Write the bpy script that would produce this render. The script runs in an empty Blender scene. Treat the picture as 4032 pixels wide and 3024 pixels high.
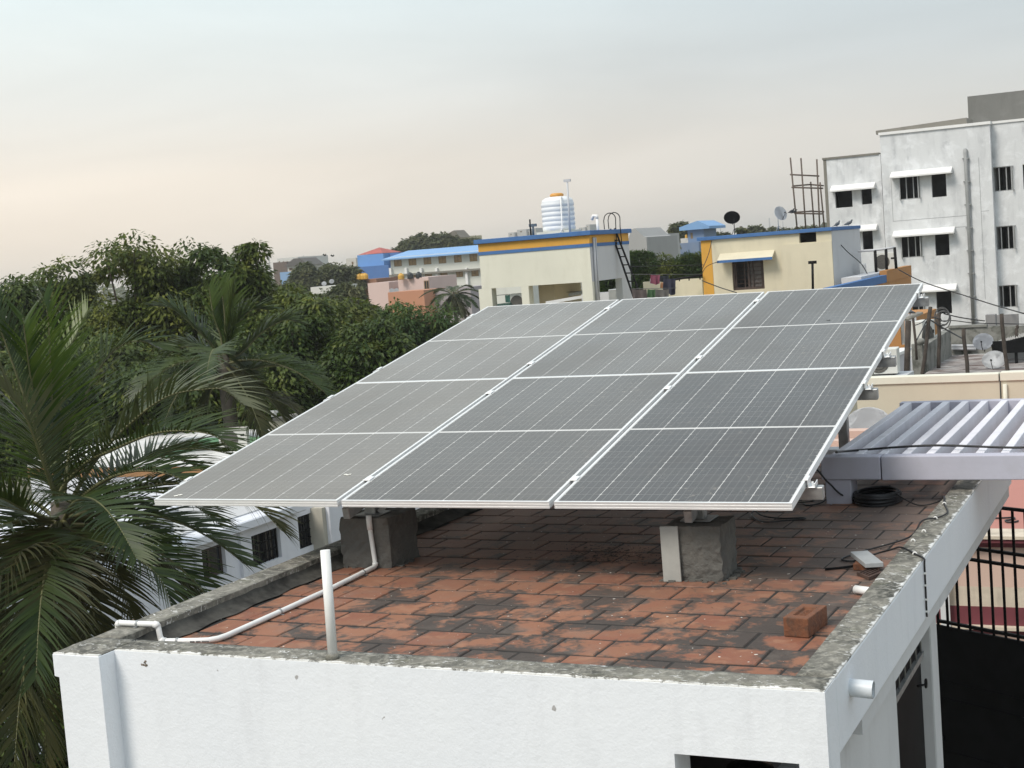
import bpy, math, random
from mathutils import Vector, Matrix
R = math.radians
PI = math.pi
rnd = random.Random(7)
scn = bpy.context.scene
col = scn.collection

# ------------------------------------------------------------------ camera
FPX = 5682.185                       # focal length in pixels of a 4032 px wide picture
CAM = Vector((1.12957, -4.59546, 1.49609))
YAW, PITCH, ROLL = 0.442801, -0.0871318, -0.07678
def _rz(a): return Matrix.Rotation(a, 3, 'Z')
CM = _rz(YAW) @ Matrix.Rotation(PI/2 + PITCH, 3, 'X') @ _rz(ROLL)
cam = bpy.data.cameras.new('camera')
cam.lens = FPX/4032*36; cam.sensor_width = 36; cam.sensor_fit = 'HORIZONTAL'
cam.clip_start = 0.05; cam.clip_end = 6000
camo = bpy.data.objects.new('camera', cam)
camo.matrix_world = Matrix.Translation(CAM) @ CM.to_4x4()
col.objects.link(camo); scn.camera = camo

# ------------------------------------------------------------------ world and sun
SUN_AZ, SUN_EL = Vector((-0.42, -0.91)).normalized(), R(50)
w = bpy.data.worlds.new('World'); scn.world = w; w.use_nodes = True
nt = w.node_tree; nt.nodes.clear()
def N(t, **k):
    n = nt.nodes.new(t)
    for a, b in k.items(): setattr(n, a, b)
    return n
sky = N('ShaderNodeTexSky', sky_type='NISHITA', sun_disc=False)
sky.sun_elevation = SUN_EL; sky.sun_rotation = math.atan2(SUN_AZ.x, SUN_AZ.y)
sky.air_density = 1.2; sky.dust_density = 3.0; sky.ozone_density = 1.0
tc = N('ShaderNodeTexCoord')
sep = N('ShaderNodeSeparateXYZ'); nt.links.new(tc.outputs['Generated'], sep.inputs[0])
# thin high cloud: colour by elevation, streaks by noise
elr = N('ShaderNodeValToRGB'); nt.links.new(sep.outputs['Z'], elr.inputs[0])
cr = elr.color_ramp
cr.elements[0].position = 0.0; cr.elements[0].color = (0.63, 0.62, 0.585, 1)
cr.elements[1].position = 1.0; cr.elements[1].color = (0.74, 0.83, 0.92, 1)
for pos, c in ((0.07, (0.63, 0.622, 0.592, 1)), (0.12, (0.595, 0.635, 0.645, 1)), (0.20, (0.575, 0.675, 0.715, 1)), (0.42, (0.70, 0.79, 0.83, 1))):
    e = cr.elements.new(pos); e.color = c
# warmer towards the low sun's side, cooler away from it
wv = N('ShaderNodeVectorMath', operation='DOT_PRODUCT'); nt.links.new(tc.outputs['Generated'], wv.inputs[0]); wv.inputs[1].default_value = (-0.86, 0.5, 0)
wr = N('ShaderNodeMapRange'); nt.links.new(wv.outputs['Value'], wr.inputs[0])
wr.inputs[1].default_value = 0.55; wr.inputs[2].default_value = 1.0; wr.inputs[3].default_value = 0; wr.inputs[4].default_value = 1
wl_ = N('ShaderNodeMapRange'); nt.links.new(sep.outputs['Z'], wl_.inputs[0]); wl_.inputs[1].default_value = 0.04; wl_.inputs[2].default_value = 0.22; wl_.inputs[3].default_value = 1.0; wl_.inputs[4].default_value = 0.15
wx = N('ShaderNodeMath', operation='MULTIPLY'); nt.links.new(wr.outputs[0], wx.inputs[0]); nt.links.new(wl_.outputs[0], wx.inputs[1])
wm = N('ShaderNodeMix', data_type='RGBA', blend_type='MULTIPLY'); nt.links.new(wx.outputs[0], wm.inputs[0]); nt.links.new(elr.outputs[0], wm.inputs[6])
wm.inputs[7].default_value = (1.19, 1.09, 1.01, 1)
# bright thin cloud up left, its glow enlarged for the left panels to mirror
gv = N('ShaderNodeVectorMath', operation='DOT_PRODUCT'); nt.links.new(tc.outputs['Generated'], gv.inputs[0]); gv.inputs[1].default_value = (-0.80, 0.44, 0.41)
gr_ = N('ShaderNodeMapRange', interpolation_type='SMOOTHSTEP'); nt.links.new(gv.outputs['Value'], gr_.inputs[0]); gr_.inputs[1].default_value = 0.62; gr_.inputs[2].default_value = 1.02
gm = N('ShaderNodeMix', data_type='RGBA', blend_type='MULTIPLY'); nt.links.new(gr_.outputs[0], gm.inputs[0]); nt.links.new(wm.outputs[2], gm.inputs[6]); gm.inputs[7].default_value = (1.36, 1.33, 1.28, 1)
mp = N('ShaderNodeMapping'); nt.links.new(tc.outputs['Generated'], mp.inputs[0]); mp.inputs['Scale'].default_value = (1.6, 1.2, 9.0); mp.inputs['Rotation'].default_value = (0.06, 0.10, 0)
nz = N('ShaderNodeTexNoise'); nt.links.new(mp.outputs[0], nz.inputs[0]); nz.inputs['Scale'].default_value = 1.6; nz.inputs['Detail'].default_value = 6; nz.inputs['Roughness'].default_value = 0.5; nz.inputs['Distortion'].default_value = 0.4
nr = N('ShaderNodeMapRange'); nt.links.new(nz.outputs['Fac'], nr.inputs[0]); nr.inputs[1].default_value = 0.35; nr.inputs[2].default_value = 0.68; nr.inputs[3].default_value = 0.94; nr.inputs[4].default_value = 1.07
cm_ = N('ShaderNodeMix', data_type='RGBA', blend_type='MULTIPLY'); cm_.inputs[0].default_value = 1; nt.links.new(gm.outputs[2], cm_.inputs[6]); nt.links.new(nr.outputs[0], cm_.inputs[7])
skm = N('ShaderNodeMix', data_type='RGBA', blend_type='MULTIPLY'); skm.inputs[0].default_value = 1; nt.links.new(sky.outputs[0], skm.inputs[6]); skm.inputs[7].default_value = (0.10, 0.10, 0.10, 1)
mx = N('ShaderNodeMix', data_type='RGBA'); mx.inputs[0].default_value = 0.9; nt.links.new(skm.outputs[2], mx.inputs[6]); nt.links.new(cm_.outputs[2], mx.inputs[7])
bg = N('ShaderNodeBackground'); nt.links.new(mx.outputs[2], bg.inputs[0]); bg.inputs[1].default_value = 1.0
wo = N('ShaderNodeOutputWorld'); nt.links.new(bg.outputs[0], wo.inputs[0])
sl = bpy.data.lights.new('sun', 'SUN'); sl.energy = 2.4; sl.angle = R(22); sl.color = (1.0, 0.92, 0.82)
so = bpy.data.objects.new('sun', sl); col.objects.link(so)
sd = Vector((SUN_AZ.x*math.cos(SUN_EL), SUN_AZ.y*math.cos(SUN_EL), math.sin(SUN_EL)))
so.rotation_euler = sd.to_track_quat('Z', 'Y').to_euler(); so.location = sd*40
scn.view_settings.view_transform = 'Standard'; scn.view_settings.look = 'None'
scn.view_settings.exposure = 0.2; scn.view_settings.gamma = 1; scn.view_settings.use_curve_mapping = False

# ------------------------------------------------------------------ measuring helpers (photo pixel at a known depth or on a known plane)
def ray(u, v): return CM @ Vector(((u-2016)/FPX, (1512-v)/FPX, -1))
def at(u, v, D): return CAM + ray(u, v)*D
def onz(u, v, z): d = ray(u, v); return CAM + d*((z-CAM.z)/d.z)
def ony(u, v, y): d = ray(u, v); return CAM + d*((y-CAM.y)/d.y)
def onx(u, v, x): d = ray(u, v); return CAM + d*((x-CAM.x)/d.x)

# ------------------------------------------------------------------ mesh builder
ORG = {}
class MB:
    def __init__(s): s.v = []; s.f = []; s.sm = []
    def add(s, vs, fs, smooth=False):
        b = len(s.v); s.v += [tuple(p) for p in vs]
        s.f += [tuple(i+b for i in f) for f in fs]; s.sm += [smooth]*len(fs); return s
    def box(s, a, b):
        x0, x1 = sorted((a[0], b[0])); y0, y1 = sorted((a[1], b[1])); z0, z1 = sorted((a[2], b[2]))
        return s.add([(x0,y0,z0),(x1,y0,z0),(x1,y1,z0),(x0,y1,z0),(x0,y0,z1),(x1,y0,z1),(x1,y1,z1),(x0,y1,z1)],
              [(3,2,1,0),(4,5,6,7),(0,1,5,4),(1,2,6,5),(2,3,7,6),(3,0,4,7)])
    def bar(s, p, q, wd, ht, up=(0,0,1)):                    # rectangular bar from p to q
        p, q, up = Vector(p), Vector(q), Vector(up); d = (q-p).normalized()
        sd_ = d.cross(up)
        if sd_.length < 1e-4: sd_ = d.cross(Vector((1,0,0)))
        sd_.normalize(); u_ = sd_.cross(d).normalized(); a, b = sd_*wd/2, u_*ht/2
        vs = [p-a-b, p+a-b, p+a+b, p-a+b, q-a-b, q+a-b, q+a+b, q-a+b]
        return s.add(vs, [(3,2,1,0),(4,5,6,7),(0,1,5,4),(1,2,6,5),(2,3,7,6),(3,0,4,7)])
    def prism(s, poly, axis, a0, a1):                        # polygon extruded along axis
        n = len(poly)
        def P(q, t): return {'x':(t,q[0],q[1]),'y':(q[0],t,q[1]),'z':(q[0],q[1],t)}[axis]
        vs = [P(q, a0) for q in poly]+[P(q, a1) for q in poly]
        return s.add(vs, [tuple(range(n-1,-1,-1)), tuple(range(n,2*n))]+[(i,(i+1)%n,n+(i+1)%n,n+i) for i in range(n)])
    def tube(s, pts, r, n=8, caps=True, closed=False):
        pts = [Vector(p) for p in pts]; m = len(pts)
        rs = r if isinstance(r, (list, tuple)) else [r]*m
        vs = []; prev = None
        for i, p in enumerate(pts):
            if closed: d = pts[(i+1)%m]-pts[i-1]
            else: d = pts[min(i+1, m-1)]-pts[max(i-1, 0)]
            if d.length < 1e-9: d = Vector((0,0,1))
            d.normalize()
            if prev is None:
                a = d.orthogonal().normalized()
            else:
                a = prev-d*prev.dot(d)
                a = a.normalized() if a.length > 1e-6 else d.orthogonal().normalized()
            prev = a; b = d.cross(a)
            for k in range(n):
                t = 2*PI*k/n; vs.append(p+(a*math.cos(t)+b*math.sin(t))*rs[i])
        fs = []
        for i in range(m if closed else m-1):
            j = (i+1) % m
            for k in range(n): fs.append((i*n+k, i*n+(k+1)%n, j*n+(k+1)%n, j*n+k))
        s.add(vs, fs, True)
        if caps and not closed:
            b = len(s.v)-len(vs)
            s.f += [tuple(b+k for k in range(n-1,-1,-1)), tuple(b+(m-1)*n+k for k in range(n))]; s.sm += [False]*2
        return s
    def lathe(s, prof, n=24, c=(0,0,0), M=None):
        vs = []
        for r_, z in prof:
            for k in range(n):
                t = 2*PI*k/n; p = Vector((r_*math.cos(t), r_*math.sin(t), z))
                if M: p = M @ p
                vs.append(p+Vector(c))
        m = len(prof)
        fs = [(i*n+k, i*n+(k+1)%n, (i+1)*n+(k+1)%n, (i+1)*n+k) for i in range(m-1) for k in range(n)]
        s.add(vs, fs, True)
        b = len(s.v)-len(vs)
        if prof[0][0] > 1e-5: s.f.append(tuple(b+k for k in range(n-1,-1,-1))); s.sm.append(False)
        if prof[-1][0] > 1e-5: s.f.append(tuple(b+(m-1)*n+k for k in range(n))); s.sm.append(False)
        return s
    def quad(s, a, b, c, d): return s.add([a,b,c,d], [(0,1,2,3)])
    def mesh(s, name, mat, org=(0,0,0)):
        me = bpy.data.meshes.new(name); o = Vector(org)
        me.from_pydata([tuple(Vector(p)-o) for p in s.v], [], s.f)
        me.polygons.foreach_set('use_smooth', s.sm); me.update()
        if mat: me.materials.append(mat)
        return me
    def build(s, name, mat, parent=None, org=None, local=False, bevel=0, seg=1):
        if parent is not None:
            org = Vector((0,0,0)) if local else ORG[parent.name]
        elif org is None:
            xs = [p[0] for p in s.v]; ys = [p[1] for p in s.v]; zs = [p[2] for p in s.v]
            org = Vector(((min(xs)+max(xs))/2, (min(ys)+max(ys))/2, min(zs)))
        org = Vector(org)
        o = bpy.data.objects.new(name, s.mesh(name, mat, org)); col.objects.link(o)
        if parent is not None: o.parent = parent
        else: o.location = org
        ORG[o.name] = org
        if bevel:
            b = o.modifiers.new('bevel', 'BEVEL'); b.width = bevel; b.segments = seg; b.limit_method = 'ANGLE'; b.angle_limit = R(40)
        return o
def box(a, b): return MB().box(a, b)
def tag(o, label=None, cat=None, group=None, kind=None):
    if label: o['label'] = label
    if cat: o['category'] = cat
    if group: o['group'] = group
    if kind: o['kind'] = kind
    return o
def thing(name, loc, label, cat, group=None):
    o = bpy.data.objects.new(name, None); col.objects.link(o); o.location = loc; o.empty_display_size = 0.1
    ORG[o.name] = Vector(loc); return tag(o, label, cat, group)
def copy_tree(o, parent=None):
    c = o.copy(); col.objects.link(c); c.parent = parent
    for ch in list(o.children): copy_tree(ch, c)
    return c

# ------------------------------------------------------------------ materials
def new_mat(name):
    m = bpy.data.materials.new(name); m.use_nodes = True
    t = m.node_tree; b = t.nodes['Principled BSDF']
    return m, t, b
def nn(t, ty, **k):
    n = t.nodes.new(ty)
    for a, b in k.items(): setattr(n, a, b)
    return n
def pos(t): return nn(t, 'ShaderNodeNewGeometry').outputs['Position']
def noise(t, vec, scale, detail=5, rough=0.55, dist=0.0, stretch=None):
    if stretch:
        m = nn(t, 'ShaderNodeMapping'); t.links.new(vec, m.inputs[0]); m.inputs['Scale'].default_value = stretch; vec = m.outputs[0]
    n = nn(t, 'ShaderNodeTexNoise'); t.links.new(vec, n.inputs['Vector'])
    n.inputs['Scale'].default_value = scale; n.inputs['Detail'].default_value = detail; n.inputs['Roughness'].default_value = rough; n.inputs['Distortion'].default_value = dist
    return n.outputs['Fac']
def rng(t, v, a, b, c=0.0, d=1.0):
    n = nn(t, 'ShaderNodeMapRange'); t.links.new(v, n.inputs[0])
    for i, x in enumerate((a, b, c, d)): n.inputs[i+1].default_value = x
    return n.outputs[0]
def math_(t, op, a, b=None):
    n = nn(t, 'ShaderNodeMath', operation=op)
    for i, x in enumerate((a, b)):
        if x is None: continue
        if isinstance(x, (int, float)): n.inputs[i].default_value = x
        else: t.links.new(x, n.inputs[i])
    return n.outputs[0]
def mixc(t, fac, a, b, mode='MIX'):
    n = nn(t, 'ShaderNodeMix', data_type='RGBA', blend_type=mode)
    for s_, x in ((0, fac), (6, a), (7, b)):
        if isinstance(x, (int, float)): n.inputs[s_].default_value = x
        elif isinstance(x, tuple): n.inputs[s_].default_value = (*x[:3], 1)
        else: t.links.new(x, n.inputs[s_])
    return n.outputs[2]
def bump(t, b, h, strength=0.3, dist=0.01):
    n = nn(t, 'ShaderNodeBump'); n.inputs['Strength'].default_value = strength; n.inputs['Distance'].default_value = dist
    t.links.new(h, n.inputs['Height']); t.links.new(n.outputs[0], b.inputs['Normal'])
MATS = {}
def plain(name, c, rough=0.7, var=0.12, scale=3.0, bmp=0.0, bscale=40, metal=0.0, bdist=0.004):
    if name in MATS: return MATS[name]
    m, t, b = new_mat(name); p = pos(t)
    f = noise(t, p, scale, 6)
    lo = tuple(x*(1-var) for x in c); hi = tuple(min(1, x*(1+var)) for x in c)
    t.links.new(mixc(t, rng(t, f, 0.3, 0.7), lo, hi), b.inputs['Base Color'])
    b.inputs['Roughness'].default_value = rough; b.inputs['Metallic'].default_value = metal
    if bmp: bump(t, b, noise(t, p, bscale, 4), bmp, bdist)
    MATS[name] = m; return m
def paint(name, c, streak=0.25, scol=None, sscale=1.2, bmp=0.25, bscale=30, bdist=0.01, patch=0.0, pcol=None):
    """painted plaster with rain streaks and patches"""
    if name in MATS: return MATS[name]
    m, t, b = new_mat(name); p = pos(t)
    if scol is None: scol = tuple(x*0.55 for x in c)
    s1 = noise(t, p, sscale, 7, 0.6, 0.2, (2.5, 2.5, 0.35)); s2 = noise(t, p, sscale*2.3, 6, 0.6)
    f = math_(t, 'MULTIPLY', rng(t, s1, 0.48, 0.75), rng(t, s2, 0.35, 0.65))
    base = mixc(t, rng(t, noise(t, p, sscale*0.6, 4), 0.3, 0.7), tuple(x*0.95 for x in c), tuple(min(1, x*1.04) for x in c))
    cc = mixc(t, math_(t, 'MULTIPLY', f, streak), base, scol)
    if patch: cc = mixc(t, math_(t, 'MULTIPLY', rng(t, noise(t, p, sscale*1.7, 8, 0.65, 0.4), 0.5, 0.68), patch), cc, pcol or scol)
    t.links.new(cc, b.inputs['Base Color']); b.inputs['Roughness'].default_value = 0.85
    if bmp: bump(t, b, noise(t, p, bscale, 5), bmp, bdist)
    MATS[name] = m; return m

def m_wall_white():
    m, t, b = new_mat('white_wall_paint'); p = pos(t)
    base = mixc(t, rng(t, noise(t, p, 1.3, 5), 0.3, 0.7), (0.745, 0.775, 0.82), (0.79, 0.815, 0.85))
    st = math_(t, 'MULTIPLY', rng(t, noise(t, p, 3.0, 6, 0.6, 0.2, (3, 3, 0.5)), 0.5, 0.8), rng(t, noise(t, p, 1.1, 3), 0.4, 0.7))
    cc = mixc(t, math_(t, 'MULTIPLY', st, 0.55), base, (0.50, 0.51, 0.54))
    sp = rng(t, noise(t, p, 21, 2, 0.4), 0.755, 0.775)
    cc = mixc(t, math_(t, 'MULTIPLY', sp, 0.7), cc, (0.22, 0.20, 0.18))
    t.links.new(cc, b.inputs['Base Color']); b.inputs['Roughness'].default_value = 0.75
    h = math_(t, 'ADD', noise(t, p, 26, 5, 0.55, 0.3), math_(t, 'MULTIPLY', noise(t, p, 95, 3), 0.5))
    bump(t, b, h, 0.35, 0.006)
    return m
M_WALL = m_wall_white()

def m_coping():
    """mossy cement coping; white paint left ragged along the outer edges"""
    m, t, b = new_mat('mossy_cement_coping'); p = pos(t)
    n1 = noise(t, p, 4.0, 8, 0.65, 0.5); n2 = noise(t, p, 28, 6, 0.65, 0.6)
    c = mixc(t, rng(t, n1, 0.35, 0.65), (0.050, 0.050, 0.042), (0.215, 0.205, 0.175))
    c = mixc(t, math_(t, 'MULTIPLY', rng(t, n2, 0.46, 0.66), 0.85), c, (0.33, 0.315, 0.27))
    c = mixc(t, math_(t, 'MULTIPLY', rng(t, noise(t, p, 9, 6, 0.6), 0.55, 0.7), 0.5), c, (0.11, 0.115, 0.07))
    sx = nn(t, 'ShaderNodeSeparateXYZ'); t.links.new(p, sx.inputs[0])
    wob = math_(t, 'MULTIPLY', math_(t, 'SUBTRACT', noise(t, p, 14, 8, 0.7, 0.8), 0.44), 0.10)
    dr = math_(t, 'SUBTRACT', 0.0, sx.outputs['X'])
    df = math_(t, 'ADD', sx.outputs['Y'], math_(t, 'MULTIPLY', math_(t, 'LESS_THAN', sx.outputs['X'], -2.974), 0.094))
    de = math_(t, 'MINIMUM', dr, df)
    e = rng(t, math_(t, 'SUBTRACT', math_(t, 'ADD', wob, 0.004), de), -0.003, 0.005)
    fl = rng(t, noise(t, p, 20, 7, 0.6, 1.2, (1, 2.5, 1)), 0.60, 0.64)
    e2 = math_(t, 'MAXIMUM', e, math_(t, 'MULTIPLY', fl, rng(t, noise(t, p, 2.2, 3), 0.42, 0.56)))
    c = mixc(t, e2, c, (0.74, 0.74, 0.72))
    t.links.new(c, b.inputs['Base Color']); b.inputs['Roughness'].default_value = 0.9
    bump(t, b, math_(t, 'ADD', n2, math_(t, 'MULTIPLY', e2, 0.4)), 0.6, 0.008)
    return m
M_COPE = m_coping()
M_FILLET = plain('dark_mossy_cement', (0.055, 0.053, 0.046), 0.95, 0.7, 9, 0.6, 40, bdist=0.008)
M_BED = plain('joint_mortar_black', (0.022, 0.020, 0.018), 0.95, 0.4, 20, 0.5, 60)

def m_tile():
    m, t, b = new_mat('weathered_terracotta'); p = pos(t)
    oi = nn(t, 'ShaderNodeObjectInfo')
    rv = oi.outputs['Random']
    c = mixc(t, rv, (0.205, 0.070, 0.038), (0.285, 0.122, 0.066))
    c = mixc(t, rng(t, noise(t, p, 7, 5, 0.55, 0.3), 0.35, 0.7), c, (0.25, 0.112, 0.060))
    # each tile carries its own mould, heavier near its edges
    tc = nn(t, 'ShaderNodeTexCoord'); sx = nn(t, 'ShaderNodeSeparateXYZ'); t.links.new(tc.outputs['Object'], sx.inputs[0])
    ed = math_(t, 'MAXIMUM', math_(t, 'ABSOLUTE', sx.outputs['X']), math_(t, 'ABSOLUTE', sx.outputs['Y']))
    edge = rng(t, ed, 0.045, 0.105)
    n1 = noise(t, p, 3.6, 5, 0.6, 0.4); n2 = noise(t, p, 17, 7, 0.65, 0.8)
    sp = nn(t, 'ShaderNodeSeparateXYZ'); t.links.new(p, sp.inputs[0])
    amt = math_(t, 'ADD', math_(t, 'MULTIPLY', n1, 1.05), math_(t, 'ADD', math_(t, 'MULTIPLY', n2, 0.55), math_(t, 'MULTIPLY', edge, 0.09)))
    amt = math_(t, 'ADD', amt, rng(t, sp.outputs['X'], -2.6, 0.1, -0.07, 0.13))
    amt = math_(t, 'ADD', amt, rng(t, rv, 0, 1, -0.06, 0.09))
    f = rng(t, amt, 0.83, 0.96)
    c = mixc(t, math_(t, 'MULTIPLY', f, 0.93), c, (0.038, 0.034, 0.030))
    gr = rng(t, noise(t, p, 5.5, 8, 0.7, 0.5), 0.5, 0.75)
    c = mixc(t, math_(t, 'MULTIPLY', gr, 0.38), c, (0.20, 0.165, 0.135))
    rim = rng(t, math_(t, 'ADD', math_(t, 'ABSOLUTE', sx.outputs['Y']), math_(t, 'MULTIPLY', n2, 0.012)), 0.106, 0.111)
    c = mixc(t, math_(t, 'MULTIPLY', rim, 0.8), c, (0.035, 0.030, 0.027))
    c = mixc(t, math_(t, 'MULTIPLY', rng(t, noise(t, p, 10, 4, 0.5, 0.5), 0.56, 0.68), math_(t, 'SUBTRACT', 0.55, math_(t, 'MULTIPLY', f, 0.55))), c, (0.33, 0.165, 0.095))
    # grey-violet film towards the back
    c = mixc(t, math_(t, 'MULTIPLY', rng(t, sp.outputs['Y'], 1.0, 2.6, 0.0, 0.62), rng(t, noise(t, p, 2.0, 5), 0.3, 0.7, 0.5, 1.0)), c, (0.21, 0.150, 0.122))
    fl = rng(t, noise(t, p, 38, 2, 0.4), 0.745, 0.76)
    c = mixc(t, fl, c, (0.62, 0.58, 0.52))
    t.links.new(c, b.inputs['Base Color']); b.inputs['Roughness'].default_value = 0.72
    bump(t, b, math_(t, 'ADD', n2, noise(t, p, 70, 4)), 0.35, 0.004)
    return m
M_TILE = m_tile()

def m_cell():
    m, t, b = new_mat('dusty_solar_cell'); p = pos(t)
    oi = nn(t, 'ShaderNodeObjectInfo')
    c = mixc(t, oi.outputs['Random'], (0.020, 0.020, 0.024), (0.028, 0.027, 0.030))
    tc = nn(t, 'ShaderNodeTexCoord'); wv_ = nn(t, 'ShaderNodeTexWave', wave_type='BANDS', bands_direction='X')
    t.links.new(tc.outputs['Object'], wv_.inputs[0]); wv_.inputs['Scale'].default_value = 8.3
    c = mixc(t, math_(t, 'MULTIPLY', rng(t, wv_.outputs['Fac'], 0.9, 1.0), 0.35), c, (0.16, 0.16, 0.16))
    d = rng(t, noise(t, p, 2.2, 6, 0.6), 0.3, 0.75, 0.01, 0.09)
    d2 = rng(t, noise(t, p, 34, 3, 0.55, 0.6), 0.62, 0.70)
    dust_tone = math_(t, 'ADD', d, math_(t, 'MULTIPLY', d2, math_(t, 'MULTIPLY', rng(t, noise(t, p, 1.4, 3), 0.4, 0.65), 0.5)))
    dust_tone = math_(t, 'ADD', math_(t, 'MULTIPLY', dust_tone, 0.6), math_(t, 'MULTIPLY', oi.outputs['Color'], rng(t, noise(t, p, 0.9, 4), 0.25, 0.75, 0.75, 1.2)))  # random dust plus the panel's own beige level
    c = mixc(t, dust_tone, c, (0.33, 0.295, 0.245))
    stv = noise(t, tc.outputs['Object'], 26, 4, 0.6, 0.3, (1.0, 0.25, 1))
    c = mixc(t, math_(t, 'MULTIPLY', rng(t, stv, 0.55, 0.75), 0.06), c, (0.42, 0.38, 0.32))
    t.links.new(c, b.inputs['Base Color']); t.links.new(rng(t, noise(t, p, 1.1, 5), 0.3, 0.7, 0.16, 0.34), b.inputs['Roughness'])
    b.inputs['IOR'].default_value = 1.46; b.inputs['Specular Tint'].default_value = (1.0, 0.95, 0.89, 1)
    b.inputs['Coat Weight'].default_value = 0.0; b.inputs['Coat Roughness'].default_value = 0.10; b.inputs['Coat IOR'].default_value = 1.5
    b.inputs['Sheen Weight'].default_value = 0.03; b.inputs['Sheen Roughness'].default_value = 0.6; b.inputs['Sheen Tint'].default_value = (0.9, 0.85, 0.76, 1)
    return m
M_CELL = m_cell()
M_BACK = plain('white_backsheet_under_glass', (0.56, 0.55, 0.53), 0.25, 0.04, 3)
M_ALU = plain('anodised_aluminium', (0.80, 0.81, 0.81), 0.38, 0.05, 6, metal=0.35)
M_GALV = plain('galvanised_steel', (0.36, 0.37, 0.37), 0.45, 0.25, 18, metal=0.6)
M_BLOCK = paint('rough_cement_block', (0.115, 0.112, 0.102), 0.6, (0.055, 0.055, 0.052), 4, 0.7, 30, 0.02, 0.5, (0.19, 0.175, 0.15))
M_PVC = plain('white_pvc', (0.78, 0.78, 0.76), 0.35, 0.06, 9)
M_PVCG = plain('grey_white_pvc', (0.60, 0.64, 0.67), 0.4, 0.10, 12)
M_BLACK = plain('black_rubber', (0.012, 0.012, 0.014), 0.5, 0.2, 20)
M_IRON = plain('black_painted_iron', (0.010, 0.010, 0.011), 0.6, 0.3, 6)
M_IRON.node_tree.nodes['Principled BSDF'].inputs['Specular IOR Level'].default_value = 0.12
M_DARK = plain('interior_shade', (0.10, 0.10, 0.105), 0.9, 0.2, 2)  # dark grey standing for the shade inside rooms
M_GLASS = plain('dark_window_glass', (0.012, 0.014, 0.018), 0.10, 0.2, 2)
M_LAV = paint('lilac_white_paint', (0.72, 0.715, 0.77), 0.30, (0.36, 0.36, 0.38), 3.0, 0.25, 40, 0.004, 0.15, (0.40, 0.39, 0.36))
M_BEAM = paint('lilac_grey_paint', (0.46, 0.46, 0.535), 0.35, (0.30, 0.30, 0.33), 3.0, 0.25, 40, 0.004, 0.2, (0.34, 0.33, 0.33))
M_SHADEW = paint('shaded_white_paint', (0.60, 0.61, 0.62), 0.45, (0.36, 0.36, 0.36), 3, 0.3, 30, 0.006)  # house white darkened for shade under the fascia, with rain streaks

# =================================================================== SETTING
GZ = -9.0
g = MB()
g.quad((-2000,-300,GZ),(1400,-300,GZ),(1400,2400,GZ),(-2000,2400,GZ))
M_GROUND = paint('dusty_ground', (0.14, 0.125, 0.09), 0.5, (0.07, 0.08, 0.045), 0.05, 0, patch=0.5, pcol=(0.06, 0.075, 0.03))
tag(g.build('ground', M_GROUND, org=(0,0,GZ)), kind='structure')

# =================================================================== OUR HOUSE
ZF = -0.075                    # tile level
LX, BX = -3.22, -3.075         # outer / inner face of the left parapet
DEEP = 5.5                     # back end of the terrace
HZ = -3.4                      # floor below
house = thing('white_house', (-1.6, 3.4, GZ), 'white painted house with a terracotta tiled roof terrace and mossy parapets', 'house')
def hb(name, m, mat, bevel=0.006): return m.build(name, mat, house, bevel=bevel, seg=2)
# front wall with the opening near its right bottom corner
ox0, oz = ony(2655, 2970, 0.0).x, ony(2655, 2968, 0.0).z
ZW = -0.005
fw = MB()
fw.add([(x, y, z) for y in (0.0, 0.16) for z in (GZ, oz-1.15, oz, ZW) for x in (-2.975, ox0, -0.10, 0.0)],
       [(r*4+c, r*4+c+1, r*4+c+5, r*4+c+4) for r in range(3) for c in range(3) if (r, c) != (1, 1)] + [(16+r*4+c, 16+r*4+c+4, 16+r*4+c+5, 16+r*4+c+1) for r in range(3) for c in range(3) if (r, c) != (1, 1)]
       + [(5, 9, 25, 21), (6, 22, 26, 10), (9, 10, 26, 25), (5, 21, 22, 6), (12, 13, 29, 28), (13, 14, 30, 29), (14, 15, 31, 30), (3, 19, 23, 7), (7, 23, 27, 11), (11, 27, 31, 15), (0, 4, 20, 16), (4, 8, 24, 20), (8, 12, 28, 24)])
hb('front_wall', fw, M_WALL, 0)
hb('corner_pillar', MB().add([(x, y, z) for y in (-0.095, 0.164) for x, z in ((LX+0.02, GZ), (-2.975, GZ), (-2.975, ZW), (LX-0.004, ZW), (LX-0.004, -0.10), (LX+0.02, -0.104))], [(0,1,2,3,4,5), (11,10,9,8,7,6)]+[(i, 6+i, 6+(i+1)%6, (i+1)%6) for i in range(6)]), M_WALL, 0.002)
hb('left_wall', MB().box((LX+0.02, 0.165, GZ), (BX, DEEP, ZW)), M_WALL)
hb('back_wall', MB().box((BX, DEEP-0.15, -0.36), (-0.14, DEEP, ZW)), M_WALL)
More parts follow.
